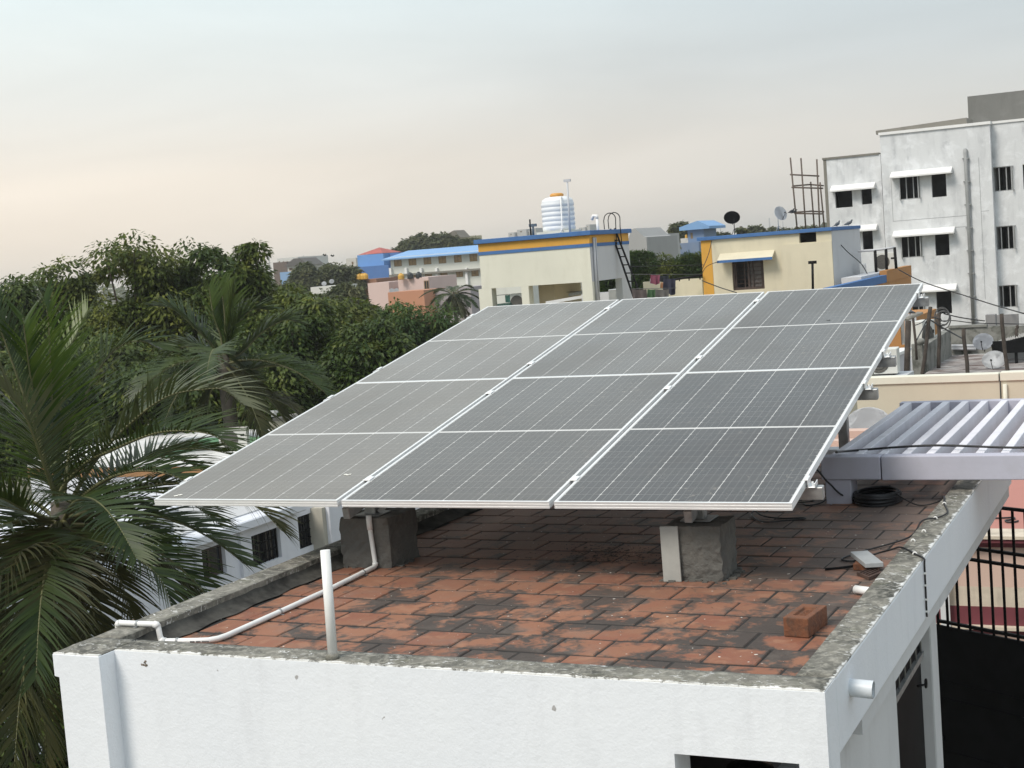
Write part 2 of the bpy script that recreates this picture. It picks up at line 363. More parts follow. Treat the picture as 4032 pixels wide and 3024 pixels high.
# coping of the parapets (uneven top)
def coping(x0, y0, x1, y1, nx, ny):
    m = MB(); vs = []; zb = -0.03
    for j in range(ny+1):
        for i in range(nx+1):
            e = 0.0 if (i in (0, nx) or j in (0, ny)) else 1
            vs.append((x0+(x1-x0)*i/nx, y0+(y1-y0)*j/ny, rnd.uniform(-0.003, 0.004)*(0.4+e)))
    fs = [(j*(nx+1)+i, j*(nx+1)+i+1, (j+1)*(nx+1)+i+1, (j+1)*(nx+1)+i) for j in range(ny) for i in range(nx)]
    m.add(vs, fs, True)
    def skirt(idx):
        b = len(m.v); m.add([(vs[i][0], vs[i][1], zb) for i in idx], [])
        for k in range(len(idx)-1): m.f.append((idx[k], b+k, b+k+1, idx[k+1])); m.sm.append(False)
    skirt([i for i in range(nx+1)]); skirt([ny*(nx+1)+i for i in range(nx, -1, -1)])
    skirt([j*(nx+1) for j in range(ny, -1, -1)]); skirt([j*(nx+1)+nx for j in range(ny+1)])
    return m
dq = ony(0+905/1.58, 2300+495/1.58, 0.0)
m = MB()
for k in range(12):
    cx, cz, s_ = dq.x+rnd.gauss(0, 0.010), dq.z+rnd.gauss(0, 0.008), rnd.uniform(0.002, 0.006)
    m.add([(cx+s_*math.cos(t*PI/3)*rnd.uniform(.6,1.3), -0.0012, cz+s_*math.sin(t*PI/3)*rnd.uniform(.6,1.3)) for t in range(6)], [(0,1,2,3,4,5)])
m.build('plaster_chip', plain('bare_plaster', (0.22, 0.18, 0.14), 0.9), house)
hb('front_coping', coping(-2.975, 0.002, -0.002, 0.148, 60, 5), M_COPE, 0)
hb('pillar_coping', coping(LX-0.001, -0.092, -2.979, 0.148, 8, 6), M_COPE, 0)
hb('right_coping', coping(-0.135, 0.148, -0.002, DEEP, 5, 90), M_COPE, 0)
hb('left_coping', coping(LX+0.002, 0.148, BX+0.006, DEEP, 5, 90), M_COPE, 0)
# the roof slab edge (fascia) on the right and the wall set back under it
hb('fascia', MB().box((-0.14, 0.163, -0.272), (0.0, DEEP, ZW)), M_WALL, 0.006)
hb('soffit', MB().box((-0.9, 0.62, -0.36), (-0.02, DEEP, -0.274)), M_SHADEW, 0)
xw = -0.10
def wy(u, v): return onx(u, v, xw)
yd0 = wy(3000+858/1.62, 2000+1200/1.62).y; xd = xw-0.055; yd1 = onx(3000+1018/1.62, 2000+1000/1.62, xd).y
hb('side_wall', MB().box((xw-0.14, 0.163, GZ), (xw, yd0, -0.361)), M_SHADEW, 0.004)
yc1 = onx(3000+1128/1.62, 2000+1000/1.62, xw).y
clm = MB().box((xw-0.16, yd1, GZ), (xw, max(yc1, yd1+0.12), -0.361))
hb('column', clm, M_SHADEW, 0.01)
zgr = onx(3000+945/1.62, 2000+1045/1.62, xd).z
hb('door', MB().box((xd-0.012, yd0+0.001, GZ), (xd-0.004, yd1-0.001, -0.362)), M_IRON, 0)
dg = MB()
for k in range(7):
    yy = yd0+0.03+(yd1-yd0-0.06)*k/6; dg.tube([(xd+0.006, yy, zgr), (xd+0.006, yy, -0.37)], 0.005, 6)
dg.bar((xd+0.006, yd0, zgr), (xd+0.006, yd1, zgr), 0.02, 0.03)
hb('door_grille', dg, M_GALV, 0)
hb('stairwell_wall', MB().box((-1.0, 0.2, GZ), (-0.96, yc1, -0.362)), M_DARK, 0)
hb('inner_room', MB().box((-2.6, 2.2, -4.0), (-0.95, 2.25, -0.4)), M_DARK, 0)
# terrace floor under the tiles and the cement fillet along the left parapet
floor = MB().box((BX, 0.148, -0.30), (-0.141, DEEP-0.15, ZF-0.0045)).build('roof_floor', M_BED, house)
fil = MB()
prof = []
for i in range(60):
    y = 0.15+(DEEP-0.32)*i/59; wd = 0.085+0.012*math.sin(i*1.7)+rnd.uniform(-0.006, 0.006)
    prof.append(((BX-0.002, y, -0.012+rnd.uniform(-0.006, 0.004)), (BX+0.02, y, -0.045), (BX+wd, y, ZF+0.004)))
vs = [q for tr in prof for q in tr]
fil.add(vs, [(3*i+k, 3*i+k+1, 3*i+4+k, 3*i+3+k) for i in range(59) for k in range(2)], True)
fil.build('fillet', M_FILLET, floor)
# terracotta tiles: each its own mesh object, laid in half bond
TW, TD, JT = 0.2175, 0.2268, 0.009
TX0, TY0 = -1.89, 0.75-0.2268
SKW = -0.030                     # the courses run slightly askew to the parapet
def tile_mesh(w_, d_, name):
    h = 0.016; c = 0.004; a, b = w_/2, d_/2
    vs = [(-a,-b,-h),(a,-b,-h),(a,b,-h),(-a,b,-h),(-a,-b,-c),(a,-b,-c),(a,b,-c),(-a,b,-c),(-a+c,-b+c,0),(a-c,-b+c,0),(a-c,b-c,0),(-a+c,b-c,0)]
    fs = [(0,1,5,4),(1,2,6,5),(2,3,7,6),(3,0,4,7),(4,5,9,8),(5,6,10,9),(6,7,11,10),(7,4,8,11),(8,9,10,11)]
    return MB().add(vs, fs).mesh(name, M_TILE)
tiles = []
r0 = -1
for r in range(-2, 24):
    yc = TY0+TD*(r+0.5)
    y0, y1 = yc-TD/2+0.0085, yc+TD/2-0.0085
    y0 = max(y0, 0.115); y1 = min(y1, DEEP-0.13)
    if y1-y0 < 0.03: continue
    off = (TW/2 if r % 2 else 0)
    k0 = int((BX-TX0)/TW)-2
    for k in range(k0, k0+20):
        x0, x1 = TX0+off+TW*k+JT/2, TX0+off+TW*(k+1)-JT/2
        x0 = max(x0, BX+0.075); x1 = min(x1, -0.143)
        if x1-x0 < 0.025: continue
        tiles.append((x0, x1, y0, y1))
def vis_key(t_):
    x, y = (t_[0]+t_[1])/2, (t_[2]+t_[3])/2
    far = (Vector((x, y, 0))-CAM).length
    hidden = 0
    if y > 3.8 and x < -1.3: hidden = 10
    return far+hidden
tiles.sort(key=vis_key)
tcache = {}
for t_ in tiles[:300]:
    key = (round(t_[1]-t_[0], 3), round(t_[3]-t_[2], 3))
    if key not in tcache: tcache[key] = tile_mesh(*key, 'tile')
    o = bpy.data.objects.new('tile', tcache[key]); col.objects.link(o); o.parent = floor
    o.location = Vector(((t_[0]+t_[1])/2+rnd.uniform(-.0015,.0015), (t_[2]+t_[3])/2+SKW*((t_[0]+t_[1])/2+1.9)+rnd.uniform(-.0015,.0015), ZF+rnd.uniform(-0.002, 0.0015)))-ORG[floor.name]
    o.rotation_euler = (rnd.uniform(-0.010, 0.010), rnd.uniform(-0.008, 0.008), SKW+rnd.uniform(-0.010, 0.010))
rest = MB()
for t_ in tiles[300:]: rest.box((t_[0], t_[2], ZF-0.016), (t_[1], t_[3], ZF+rnd.uniform(-0.002, 0.001)))
tag(rest.build('far_tiles', M_TILE, floor), kind='stuff')
# drain spout through the fascia
p0, p1 = onx(3000+565/1.62, 2000+1145/1.62, 0.0), None
sp = MB(); sy, sz = p0.y, p0.z; L_ = 0.080; r_ = 0.032
sp.tube([(-0.01, sy, sz), (L_, sy, sz-0.004)], r_, 24, caps=False)
sp.tube([(L_, sy, sz-0.004), (0.0, sy, sz)], r_-0.004, 24, caps=False)
n_ = 24
for k in range(n_):
    a, b = 2*PI*k/n_, 2*PI*(k+1)/n_
    q = lambda rr, t: (L_, sy+rr*math.cos(t), sz-0.004+rr*math.sin(t))
    sp.quad(q(r_-0.004, a), q(r_, a), q(r_, b), q(r_-0.004, b))
sp.build('drain_spout', M_PVCG, house)

# =================================================================== SOLAR PANELS
EA, EB, EN = Vector((1.0, 0.028, -0.0082)), Vector((-0.0274, 0.98556, 0.16718)), None
EA.normalize(); EB = (EB-EA*EB.dot(EA)).normalized(); EN = EA.cross(EB)
PO = Vector((-3.94192, 1.50815, 0.35210))
PW, PH, PG, PG2 = 1.134, 2.278, 0.025, 0.004
PM = Matrix((( EA.x, EB.x, EN.x), (EA.y, EB.y, EN.y), (EA.z, EB.z, EN.z)))
def pp(a, b, n=0.0): return PO+EA*a+EB*b+EN*n
def frame_bar(L, name):
    # profile across (y inward, z up): grooved outer face, 12 mm lip
    pr = [(0,-0.035),(0.028,-0.035),(0.028,-0.0335),(0.0018,-0.0335),(0.0018,-0.006),(0.0118,-0.006),(0.0118,0.0),(0,0.0),
          (0,-0.0085),(0.0012,-0.0095),(0.0012,-0.0115),(0,-0.0125),(0,-0.0225),(0.0012,-0.0235),(0.0012,-0.0255),(0,-0.0265)]
    n = len(pr); vs = []; fs = []
    for x0, sgn in ((0, 1), (L, -1)):
        for y, z in pr: vs.append((x0+sgn*min(y, 0.0118), y, z))
    for i in range(n): fs.append((i, (i+1)%n, n+(i+1)%n, n+i))
    return MB().add(vs, fs)
fr_long, fr_short = frame_bar(PH, 'l'), frame_bar(PW, 's')
def xf(m, f):
    r_ = MB(); r_.v = [f(p) for p in m.v]; r_.f = [tuple(reversed(q)) for q in m.f]; r_.sm = m.sm[:]; return r_
CWc, CHc, CG, CGX = 0.1806, 0.0916, 0.0010, 0.0034
def cell_mesh():
    a, b, c = CWc/2, CHc/2, 0.0062
    vs = [(-a+c,-b,0),(a-c,-b,0),(a,-b+c*0.62,0),(a,b-c*0.62,0),(a-c,b,0),(-a+c,b,0),(-a,b-c*0.62,0),(-a,-b+c*0.62,0)]
    return MB().add(vs, [tuple(range(8))]).mesh('cell', M_CELL)
CELL = cell_mesh()
MID = 0.024
rowy = []
y_ = (PH-(24*CHc+22*CG+MID))/2+CHc/2
for i in range(24):
    rowy.append(y_); y_ += CHc+(MID if i == 11 else CG)
xm = (PW-(6*CWc+5*CGX))/2+CWc/2
M_BIRD_DROP = plain('chalky_droppings', (0.75, 0.74, 0.68), 0.9)
plabels = {(0,0):'front left solar panel of the array, overhanging the palm', (1,0):'front middle solar panel of the array, above the tiled roof', (2,0):'front right solar panel of the array, nearest the slatted pergola',
           (0,1):'rear left solar panel of the array, beside the dark trees', (1,1):'rear middle solar panel of the array, below the iron ladder', (2,1):'rear right solar panel of the array, its corner against the pale apartment block'}
PTONE = {(0,0): 0.30, (1,0): 0.10, (2,0): 0.01, (0,1): 0.30, (1,1): 0.17, (2,1): 0.11}  # share of beige mixed over the cells, most on the left panels
for (i, j), lab in plabels.items():
    root = thing('solar_panel', pp(i*(PW+PG), j*(PH+PG2)), lab, 'solar panel', 'solar panels of the rooftop array')
    root.rotation_mode = 'QUATERNION'; root.rotation_quaternion = PM.to_quaternion()
    xf(fr_short, lambda p: (p[0], p[1], p[2])).build('frame_rail', M_ALU, root, local=True)
    xf(fr_short, lambda p: (PW-p[0], PH-p[1], p[2])).build('frame_rail', M_ALU, root, local=True)
    xf(fr_long, lambda p: (p[1], PH-p[0], p[2])).build('frame_rail', M_ALU, root, local=True)
    xf(fr_long, lambda p: (PW-p[1], p[0], p[2])).build('frame_rail', M_ALU, root, local=True)
    MB().box((0.0019, 0.0019, -0.0060), (PW-0.0019, PH-0.0019, -0.00162)).build('backsheet', M_BACK, root, local=True)
    for r in range(24):
        for c in range(6):
            o = bpy.data.objects.new('cell', CELL); col.objects.link(o); o.parent = root
            o.location = (xm+c*(CWc+CGX), rowy[r], -0.0015)
            o.color = (PTONE[(i, j)],)*3+(1,)
# small droppings on the glass
for (u, v, s_, nm) in ((3260, 1261, 0.012, 'dark speck on the rear right panel'), (1368, 1869, 0.02, 'pale bird dropping on the front left panel'), (607+95, 1950, 0.018, 'pale bird dropping in the corner of the front left panel')):
    d = ray(u, v); X = CAM+d*((PO-CAM).dot(EN)/d.dot(EN))
    m = MB()
    for k in range(5):
        q = X+EA*rnd.uniform(-s_, s_)+EB*rnd.uniform(-s_, s_)*0.6; rr = s_*rnd.uniform(0.25, 0.6)
        m.add([q+(EA*math.cos(t*PI/4)+EB*math.sin(t*PI/4))*rr*rnd.uniform(.7,1.2)+EN*0.0002 for t in range(8)]+[q+EN*0.002], [(t, (t+1)%8, 8) for t in range(8)])
    tag(m.build('bird_dropping', M_BLACK if 'dark' in nm else M_BIRD_DROP), nm, 'dropping')
# mounting structure: purlins under the panels, rafters, legs
stru = thing('mounting_frame', (-2.2, 1.85, ZF), 'galvanised steel frame carrying the solar panels on cement blocks', 'mounting frame')
CLB = (0.325, 1.945, 2.645, 4.25)
WT = 3*PW+2*PG
for b in CLB:
    m = MB(); q0, q1 = pp(0.02, b, -0.0355-0.031), pp(WT+0.075, b, -0.0355-0.031)
    m.bar(q0, q1, 0.041, 0.062, up=EN)
    m.build('purlin', M_GALV, stru, bevel=0.003)
legs = []
def clamp(a, b, end):
    m = MB(); s_ = end
    if end == 0:                                # between two columns
        m.bar(pp(a, b-0.03, 0.0035), pp(a, b+0.03, 0.0035), PG+0.016, 0.004, up=EN)
        m.bar(pp(a, b-0.02, -0.018), pp(a, b+0.02, -0.018), 0.01, 0.04, up=EN)
    else:
        m.bar(pp(a+s_*0.000, b-0.03, 0.0035), pp(a, b+0.03, 0.0035), 0.022, 0.004, up=EN)
        m.bar(pp(a+s_*0.010, b-0.03, -0.016), pp(a+s_*0.010, b+0.03, -0.016), 0.004, 0.04, up=EN)
        m.bar(pp(a+s_*0.026, b-0.03, -0.033), pp(a+s_*0.026, b+0.03, -0.033), 0.032, 0.004, up=EN)
        m.bar(pp(a+s_*0.042, b-0.03, -0.024), pp(a+s_*0.042, b+0.03, -0.024), 0.004, 0.022, up=EN)
        m.tube([pp(a+s_*0.026, b, -0.036), pp(a+s_*0.026, b, -0.014)], 0.006, 6)
    m.build('clamp', M_ALU, stru, bevel=0.001)
for b in CLB:
    clamp(-0.001, b, -1); clamp(PW+PG/2, b, 0); clamp(2*PW+1.5*PG, b, 0); clamp(WT+0.001, b, 1)
# two sloping rafters on legs
BL = (-2.86, 1.86); BR = (-1.02, 1.80)
for bx in (BL[0], BR[0]):
    a_ = (bx+3.94)/1.0
    m = MB().bar(pp(a_, 0.15, -0.0355-0.062-0.031), pp(a_, 4.45, -0.0355-0.062-0.031), 0.04, 0.06, up=EN); m.build('rafter', M_GALV, stru, bevel=0.003)
blk_h = 0.265
def zpan(x, y): return PO.z+(y-PO.y)*EB.z/EB.y-0.155
for bx, by in (BL, BR):
    m = MB().box((bx-0.032, by-0.03+0.1, ZF+blk_h), (bx+0.032, by+0.03+0.1, zpan(bx, by+0.1)+0.05)).box((bx-0.075, by+0.03, ZF+blk_h), (bx+0.075, by+0.17, ZF+blk_h+0.008))
    m.build('leg', M_GALV, stru, bevel=0.003)
for bx in (BL[0], BR[0]):
    by = 5.1
    m = MB().box((bx-0.032, by-0.03, ZF), (bx+0.032, by+0.03, zpan(bx, by)+0.05)); m.build('leg', M_GALV, stru, bevel=0.003)
m = MB().bar((BL[0]+0.035, BL[1]+0.11, ZF+blk_h+0.01), (BL[0]+0.10, BL[1]+0.16, zpan(BL[0], 2.0)+0.02), 0.04, 0.03); m.build('brace', M_GALV, stru)

def rough_block(x0, x1, y0, y1, z0, z1, n=9, amp=0.007):
    m = MB(); idx = {}
    def vid(i, j, k):
        if (i, j, k) in idx: return idx[(i, j, k)]
        x, y, z = x0+(x1-x0)*i/n, y0+(y1-y0)*j/n, z0+(z1-z0)*k/n
        e = 1.6 if sum(c in (0, n) for c in (i, j, k)) > 1 else 1
        cx, cy = (x0+x1)/2, (y0+y1)/2
        sh = 1-0.012*e*rnd.random()
        m.v.append((cx+(x-cx)*sh+rnd.uniform(-amp, amp)*.5*e, cy+(y-cy)*sh+rnd.uniform(-amp, amp)*.5*e, z+(rnd.uniform(-amp, amp)*0.5 if k else 0)))
        idx[(i, j, k)] = len(m.v)-1; return idx[(i, j, k)]
    for a in range(n):
        for b in range(n):
            for q in ([(a,0,b),(a+1,0,b),(a+1,0,b+1),(a,0,b+1)], [(a,n,b),(a,n,b+1),(a+1,n,b+1),(a+1,n,b)], [(0,a,b),(0,a,b+1),(0,a+1,b+1),(0,a+1,b)],
                      [(n,a,b),(n,a+1,b),(n,a+1,b+1),(n,a,b+1)], [(a,b,n),(a+1,b,n),(a+1,b+1,n),(a,b+1,n)], [(a,b,0),(a,b+1,0),(a+1,b+1,0),(a+1,b,0)]):
                m.f.append(tuple(vid(*c) for c in q)); m.sm.append(False)
    return m
b1 = thing('cement_block', (-2.855, 1.99, ZF), 'rough cement block with a white conduit up its face, under the left panels', 'block', 'cement ballast blocks')
rough_block(-2.998, -2.700, 1.84, 2.145, ZF, ZF+blk_h).build('concrete_body', M_BLOCK, b1)
b2 = thing('cement_block', (-1.02, 1.86, ZF), 'rough cement block with a pale tile strip leaning on it, under the right panel', 'block', 'cement ballast blocks')
rough_block(-1.150, -0.873, 1.745, 2.00, ZF, ZF+blk_h-0.005).build('concrete_body', M_BLOCK, b2)
def rubble(cx, cy, rx, ry, name, parent):
    m = MB()
    for k in range(46):
        t = rnd.uniform(0, 2*PI); q = rnd.uniform(0.92, 1.22); s_ = rnd.uniform(0.003, 0.011)
        ux, uy = math.cos(t), math.sin(t); sc = q/max(abs(ux), abs(uy))
        x, y = cx+ux*sc*rx, cy+uy*sc*ry
        m.box((x-s_*1.6, y-s_*1.4, ZF-0.002), (x+s_*1.6, y+s_*1.4, ZF+s_*0.9))
    tag(m.build(name, M_BLOCK, parent), kind='stuff')
rubble(-2.85, 1.99, 0.15, 0.155, 'mortar_crumbs', b1); rubble(-1.01, 1.87, 0.14, 0.13, 'mortar_crumbs', b2)
tag(MB().bar((-1.112, 1.724, ZF+0.001), (-1.118, 1.736, ZF+0.262), 0.088, 0.011, up=(0,1,0)).build('tile_strip', plain('pale_ceramic', (0.36, 0.36, 0.335), 0.4, 0.1, 12), bevel=0.001), 'pale grey tile strip standing against the right cement block', 'tile strip')

# =================================================================== SMALL THINGS ON THE ROOF
# loose brick with a frog
bx0 = onz(3100, 2505, ZF); bx1 = onz(3176, 2511, ZF); bx2 = onz(3250, 2455, ZF)
M_BRICK = paint('old_clay_brick', (0.175, 0.068, 0.032), 1.0, (0.030, 0.022, 0.018), 9, 0.8, 70, 0.006, 0.75, (0.055, 0.04, 0.03))
def make_brick():
    L_, W_, H_ = 0.222, 0.104, 0.078
    m = MB(); fx0, fy0 = L_*0.30, W_*0.26
    o_ = [(-L_/2,-W_/2),(L_/2,-W_/2),(L_/2,W_/2),(-L_/2,W_/2)]; i_ = [(-fx0,-fy0),(fx0,-fy0),(fx0,fy0),(-fx0,fy0)]
    vs = [(x,y,0) for x,y in o_]+[(x,y,H_) for x,y in o_]+[(x,y,H_) for x,y in i_]+[(x*0.9,y*0.85,H_-0.012) for x,y in i_]
    fs = [(3,2,1,0)]+[(k,(k+1)%4,4+(k+1)%4,4+k) for k in range(4)]+[(4+k,4+(k+1)%4,8+(k+1)%4,8+k) for k in range(4)]+[(8+k,8+(k+1)%4,12+(k+1)%4,12+k) for k in range(4)]+[(12,13,14,15)]
    return m.add(vs, fs)
root = thing('loose_brick', ((bx1.x+bx0.x)/2+0.012, (bx1.y+bx2.y)/2, ZF), 'loose red clay brick lying on the tiles near the right parapet', 'brick')
bk = make_brick().build('brick_body', M_BRICK, root, local=True, bevel=0.004, seg=2)
d_ = (bx2-bx1); bang = math.atan2(d_.y, d_.x)
root.rotation_euler = (0, 0, bang)
let = MB()
for k in range(4):
    xx = -0.045+k*0.030
    let.box((xx-0.009, -0.015, 0.0605), (xx-0.005, 0.015, 0.068)); let.box((xx+0.004, -0.015, 0.0605), (xx+0.008, 0.015, 0.068)); let.box((xx-0.005, 0.004*(k%3-1)-0.002, 0.0605), (xx+0.004, 0.004*(k%3-1)+0.002, 0.068))
let.build('raised_mark', M_BRICK, root, local=True)
# pale slab leaning on a broken brown tile
sl_ = [onz(2900+x/2.765, 1900+y/2.765, ZF+0.055) for x, y in ((1238,752),(1400,880),(1600,868),(1430,738))]
m = MB(); th = 0.022
m.add([Vector((p.x, p.y, p.z-th)) for p in sl_]+sl_, [(3,2,1,0),(4,5,6,7),(0,1,5,4),(1,2,6,5),(2,3,7,6),(3,0,4,7)])
for i_ in range(len(m.v)):                       # left end rests on the roof
    x, y, z = m.v[i_]; k = (x+0.19)/(0.2); m.v[i_] = (x, y, z+0.0)
tag(m.build('pale_slab', paint('pale_slab_face', (0.33, 0.345, 0.35), 0.5, (0.2, 0.2, 0.19), 8, 0.3, 60, 0.002), bevel=0.002), 'pale grey flat slab propped beside the right parapet', 'slab')
m = MB()
c_ = sum(sl_, Vector())/4
m.box((c_.x-0.055, c_.y-0.05, ZF), (c_.x+0.06, c_.y+0.055, ZF+0.032))
tag(m.build('prop_tile', M_BRICK, bevel=0.003), 'small broken brick piece under the pale slab', 'brick piece')
bt = [onz(2900+x/2.765, 1900+y/2.765, ZF+0.02) for x, y in ((1308,965),(1440,1020),(1590,965),(1480,915))]
root = thing('broken_tile', (bt[0].x, bt[0].y, ZF), 'broken dark brown grooved tile beside the right parapet', 'tile')
MB().add([Vector((p.x, p.y, ZF+0.0005)) for p in bt]+[Vector((p.x, p.y, ZF+0.016)) for p in bt], [(3,2,1,0),(4,5,6,7),(0,1,5,4),(1,2,6,5),(2,3,7,6),(3,0,4,7)]).build('tile_body', plain('dark_brown_clay', (0.075, 0.045, 0.035), 0.8, 0.4, 20, 0.4, 60), root)
for k in range(4):
    f0 = 0.2+0.2*k; q0 = bt[0].lerp(bt[1], f0); q1 = bt[3].lerp(bt[2], f0)
    MB().bar((q0.x+0.006, q0.y+0.004, ZF+0.0195), (q1.x-0.006, q1.y-0.004, ZF+0.0195), 0.006, 0.007).build('rib', plain('dark_brown_clay', (0,0,0)), root)
tag(MB().tube([(-0.46, 2.02, ZF+0.006), (-0.385, 2.06, ZF+0.008), (-0.31, 2.10, ZF+0.012)], 0.006, 6).build('iron_rod', M_IRON), 'short black rod poking out from under the pale slab', 'rod')
# drain pipe stub at the inner right parapet
q = onz(2900+1295/2.765, 1900+1160/2.765, ZF+0.02)
st = MB().tube([(q.x, q.y, ZF+0.019), (-0.13, q.y-0.055, ZF+0.022)], 0.0185, 16)
tag(st.build('pipe_stub', M_PVC), 'short stained white pipe stub at the right parapet', 'pipe')
# white pole on the front parapet
pb, ptop = onz(1311, 2592, 0.0), None
tp = at(1280, 2166, (pb-CAM).dot(CM @ Vector((0,0,-1))))
pole = thing('pvc_pole', pb, 'upright white plastic pole standing on the front parapet', 'pole')
MB().tube([pb+Vector((0,0,-0.01)), tp], 0.0195, 18).build('pipe', M_PVC, pole)
MB().lathe([(0.030,0),(0.026,0.012),(0.021,0.02)], 18, (pb.x, pb.y, 0.0)).build('cement_collar', M_COPE, pole)
# conduit run from the left block over the left parapet
cd = thing('conduit', (-2.75, 1.0, ZF), 'white plastic conduit running along the left of the tiled roof to the block', 'conduit')
pr_ = 0.0125
zt, zl = 0.0+pr_+0.004, ZF+pr_+0.002
path = [(-3.232, 0.327, -0.05), (-3.232, 0.327, zt-0.012), (-3.226, 0.327, zt-0.003), (-3.215, 0.327, zt), (-3.03, 0.330, zt), (-3.018, 0.331, zt-0.002), (-3.010, 0.331, zt-0.012), (-3.006, 0.334, zl+0.012), (-3.000, 0.337, zl+0.003), (-2.985, 0.341, zl), (-2.84, 0.372, zl),
        (-2.79, 0.388, zl), (-2.762, 0.42, zl), (-2.752, 0.47, zl), (-2.752, 0.88, zl), (-2.756, 1.30, zl), (-2.785, 1.805, zl), (-2.787, 1.820, zl+0.004), (-2.789, 1.826, zl+0.018), (-2.802, 1.826, ZF+0.20), (-2.806, 1.828, ZF+0.285)]
MB().tube(path, pr_, 14).build('pipe', M_PVC, cd)
for i0, i1 in ((1,3),(4,6),(7,9),(17,18)):
    q = [Vector(path[k]) for k in range(max(i0-0, 0), i1+1)]
    MB().tube(q, pr_+0.0032, 14).build('elbow', M_PVC, cd)
MB().tube([(-2.803,1.826,ZF+0.21), (-2.806,1.828,ZF+0.285)], pr_+0.003, 14).build('socket', M_PVC, cd)
for q, dr in (((-3.12,0.3285,zt),(1,0,0)), ((-2.93,0.353,zl),(1,0.2,0)), ((-2.752,0.88,zl),(0,1,0)), ((-2.778,1.68,zl),(0,1,0))):
    q, dr = Vector(q), Vector(dr).normalized()
    m = MB().tube([q-dr*0.005, q+dr*0.005], pr_+0.0025, 14)
    sdv = dr.cross(Vector((0,0,1)))
    m.bar(q-sdv*0.024-Vector((0,0,pr_)), q+sdv*0.024-Vector((0,0,pr_)), 0.010, 0.004)
    m.build('saddle_clip', M_GALV, cd)
m = MB()
for k in range(16):                     # dark print along the pipe
    x = -2.862+k*0.0055
    if k in (4, 9): continue
    m.box((x, 0.3525+(x+2.862)*0.215, zl-0.004), (x+0.0035, 0.3540+(x+2.862)*0.215, zl+0.002))
m.build('printed_marks', M_BLACK, cd)

# cable coil and loose cables
def wob(pts, n=10):
    out = []; P = [Vector(p) for p in pts]
    for i in range(len(P)-1):
        a, b, c, d = P[max(i-1,0)], P[i], P[i+1], P[min(i+2,len(P)-1)]
        for k in range(n):
            t = k/n
            out.append(0.5*((2*b)+(c-a)*t+(2*a-5*b+4*c-d)*t*t+(-a+3*b-3*c+d)*t**3))
    out.append(P[-1]); return out
cl = MB(); cc = Vector((-0.548, 3.76, ZF+0.008)); pts = []
for k in range(15*20):
    t = 2*PI*k/20; tr = k//20
    rr = 0.118-0.0022*(tr % 5)*2+0.003*math.sin(3*t+tr); z = 0.008+0.0105*(tr/2.6)+0.002*math.sin(2*t+tr*1.3)
    pts.append((cc.x+rr*1.12*math.cos(t)+0.004*math.sin(tr*2.1), cc.y+rr*1.45*math.sin(t)+0.004*math.cos(tr*1.7), ZF+z))
coil = thing('cable_coil', (cc.x, cc.y, ZF), 'coil of black cable lying on the roof under the pergola beam', 'cable coil')
MB().tube(pts, 0.0055, 6).build('windings', M_BLACK, coil)
MB().tube(wob([pts[0], (-0.70, 3.72, ZF+0.03), (-0.80, 3.64, 0.06), (-0.86, 3.62, 0.14), (-0.93, 3.60, 0.17), (-1.0, 3.62, 0.20)]), 0.0055, 6).build('lead', M_BLACK, coil)
def on_par(x, y): return 0.008 if x > -0.135 else ZF+0.008
cb_pts = [pts[-1], Vector((-0.30, 3.62, ZF+0.01)), Vector((-0.175, 3.60, ZF+0.035)), Vector((-0.135, 3.50, 0.008)), Vector((-0.10, 3.28, 0.008)), Vector((-0.052, 3.06, 0.008)), Vector((-0.055, 2.96, 0.008)), Vector((-0.085, 2.88, 0.008)), Vector((-0.14, 2.80, 0.008)), Vector((-0.19, 2.70, ZF+0.02)), Vector((-0.36, 2.42, ZF+0.008)), Vector((-0.43, 2.24, ZF+0.008)), Vector((-0.36, 2.20, ZF+0.008)), Vector((-0.285, 2.30, ZF+0.02)), Vector((-0.20, 2.27, ZF+0.05)), Vector((-0.132, 2.18, 0.007)), Vector((-0.04, 2.035, 0.006)), Vector((0.004, 1.965, 0.003)), Vector((0.0065, 1.955, -0.03)), Vector((0.006, 1.95, -0.26))]
MB().tube(wob(cb_pts, 8), 0.0045, 6).build('tail', M_BLACK, coil)
for q in ((-0.10, 3.28, 0), (-0.085, 2.88, 0), (-0.09, 2.55, 0), (-0.105, 2.33, 0), (-0.05, 2.05, 0)):
    tag(MB().tube([(q[0]+0.009*math.cos(t), q[1], 0.002+0.012*math.sin(t)) for t in [PI*k/8 for k in range(9)]], 0.0035, 6).build('cable_clip', M_PVC), {3.28:'white cable clip farthest along the right parapet', 2.88:'white cable clip at the bend of the cable on the right parapet', 2.55:'empty white clip in the middle of the right parapet', 2.33:'empty white clip near the pale slab', 2.05:'white clip where the cable leaves the parapet'}[q[1]], 'cable clip', 'cable clips on the right parapet')
for k, z in enumerate((-0.06, -0.115, -0.18, -0.235)):
    tag(MB().box((0.0, 1.945, z-0.004), (0.0125, 1.962, z+0.004)).build('cable_clip', M_PVC), ('topmost', 'second', 'third', 'lowest')[k]+' white clip holding the cable down the fascia', 'cable clip', 'cable clips down the fascia')
tag(MB().tube(wob([(-1.18, 3.40, ZF+0.02), (-1.17, 3.30, ZF+0.008), (-1.05, 3.12, ZF+0.007), (-0.93, 3.17, ZF+0.007), (-0.85, 3.21, ZF+0.008), (-0.86, 3.235, ZF+0.008), (-0.98, 3.22, ZF+0.008), (-1.10, 3.27, ZF+0.012), (-1.17, 3.36, ZF+0.03)]), 0.0045, 6).build('loose_cable', M_BLACK), 'doubled loose black cable on the tiles below the panel corner', 'cable')
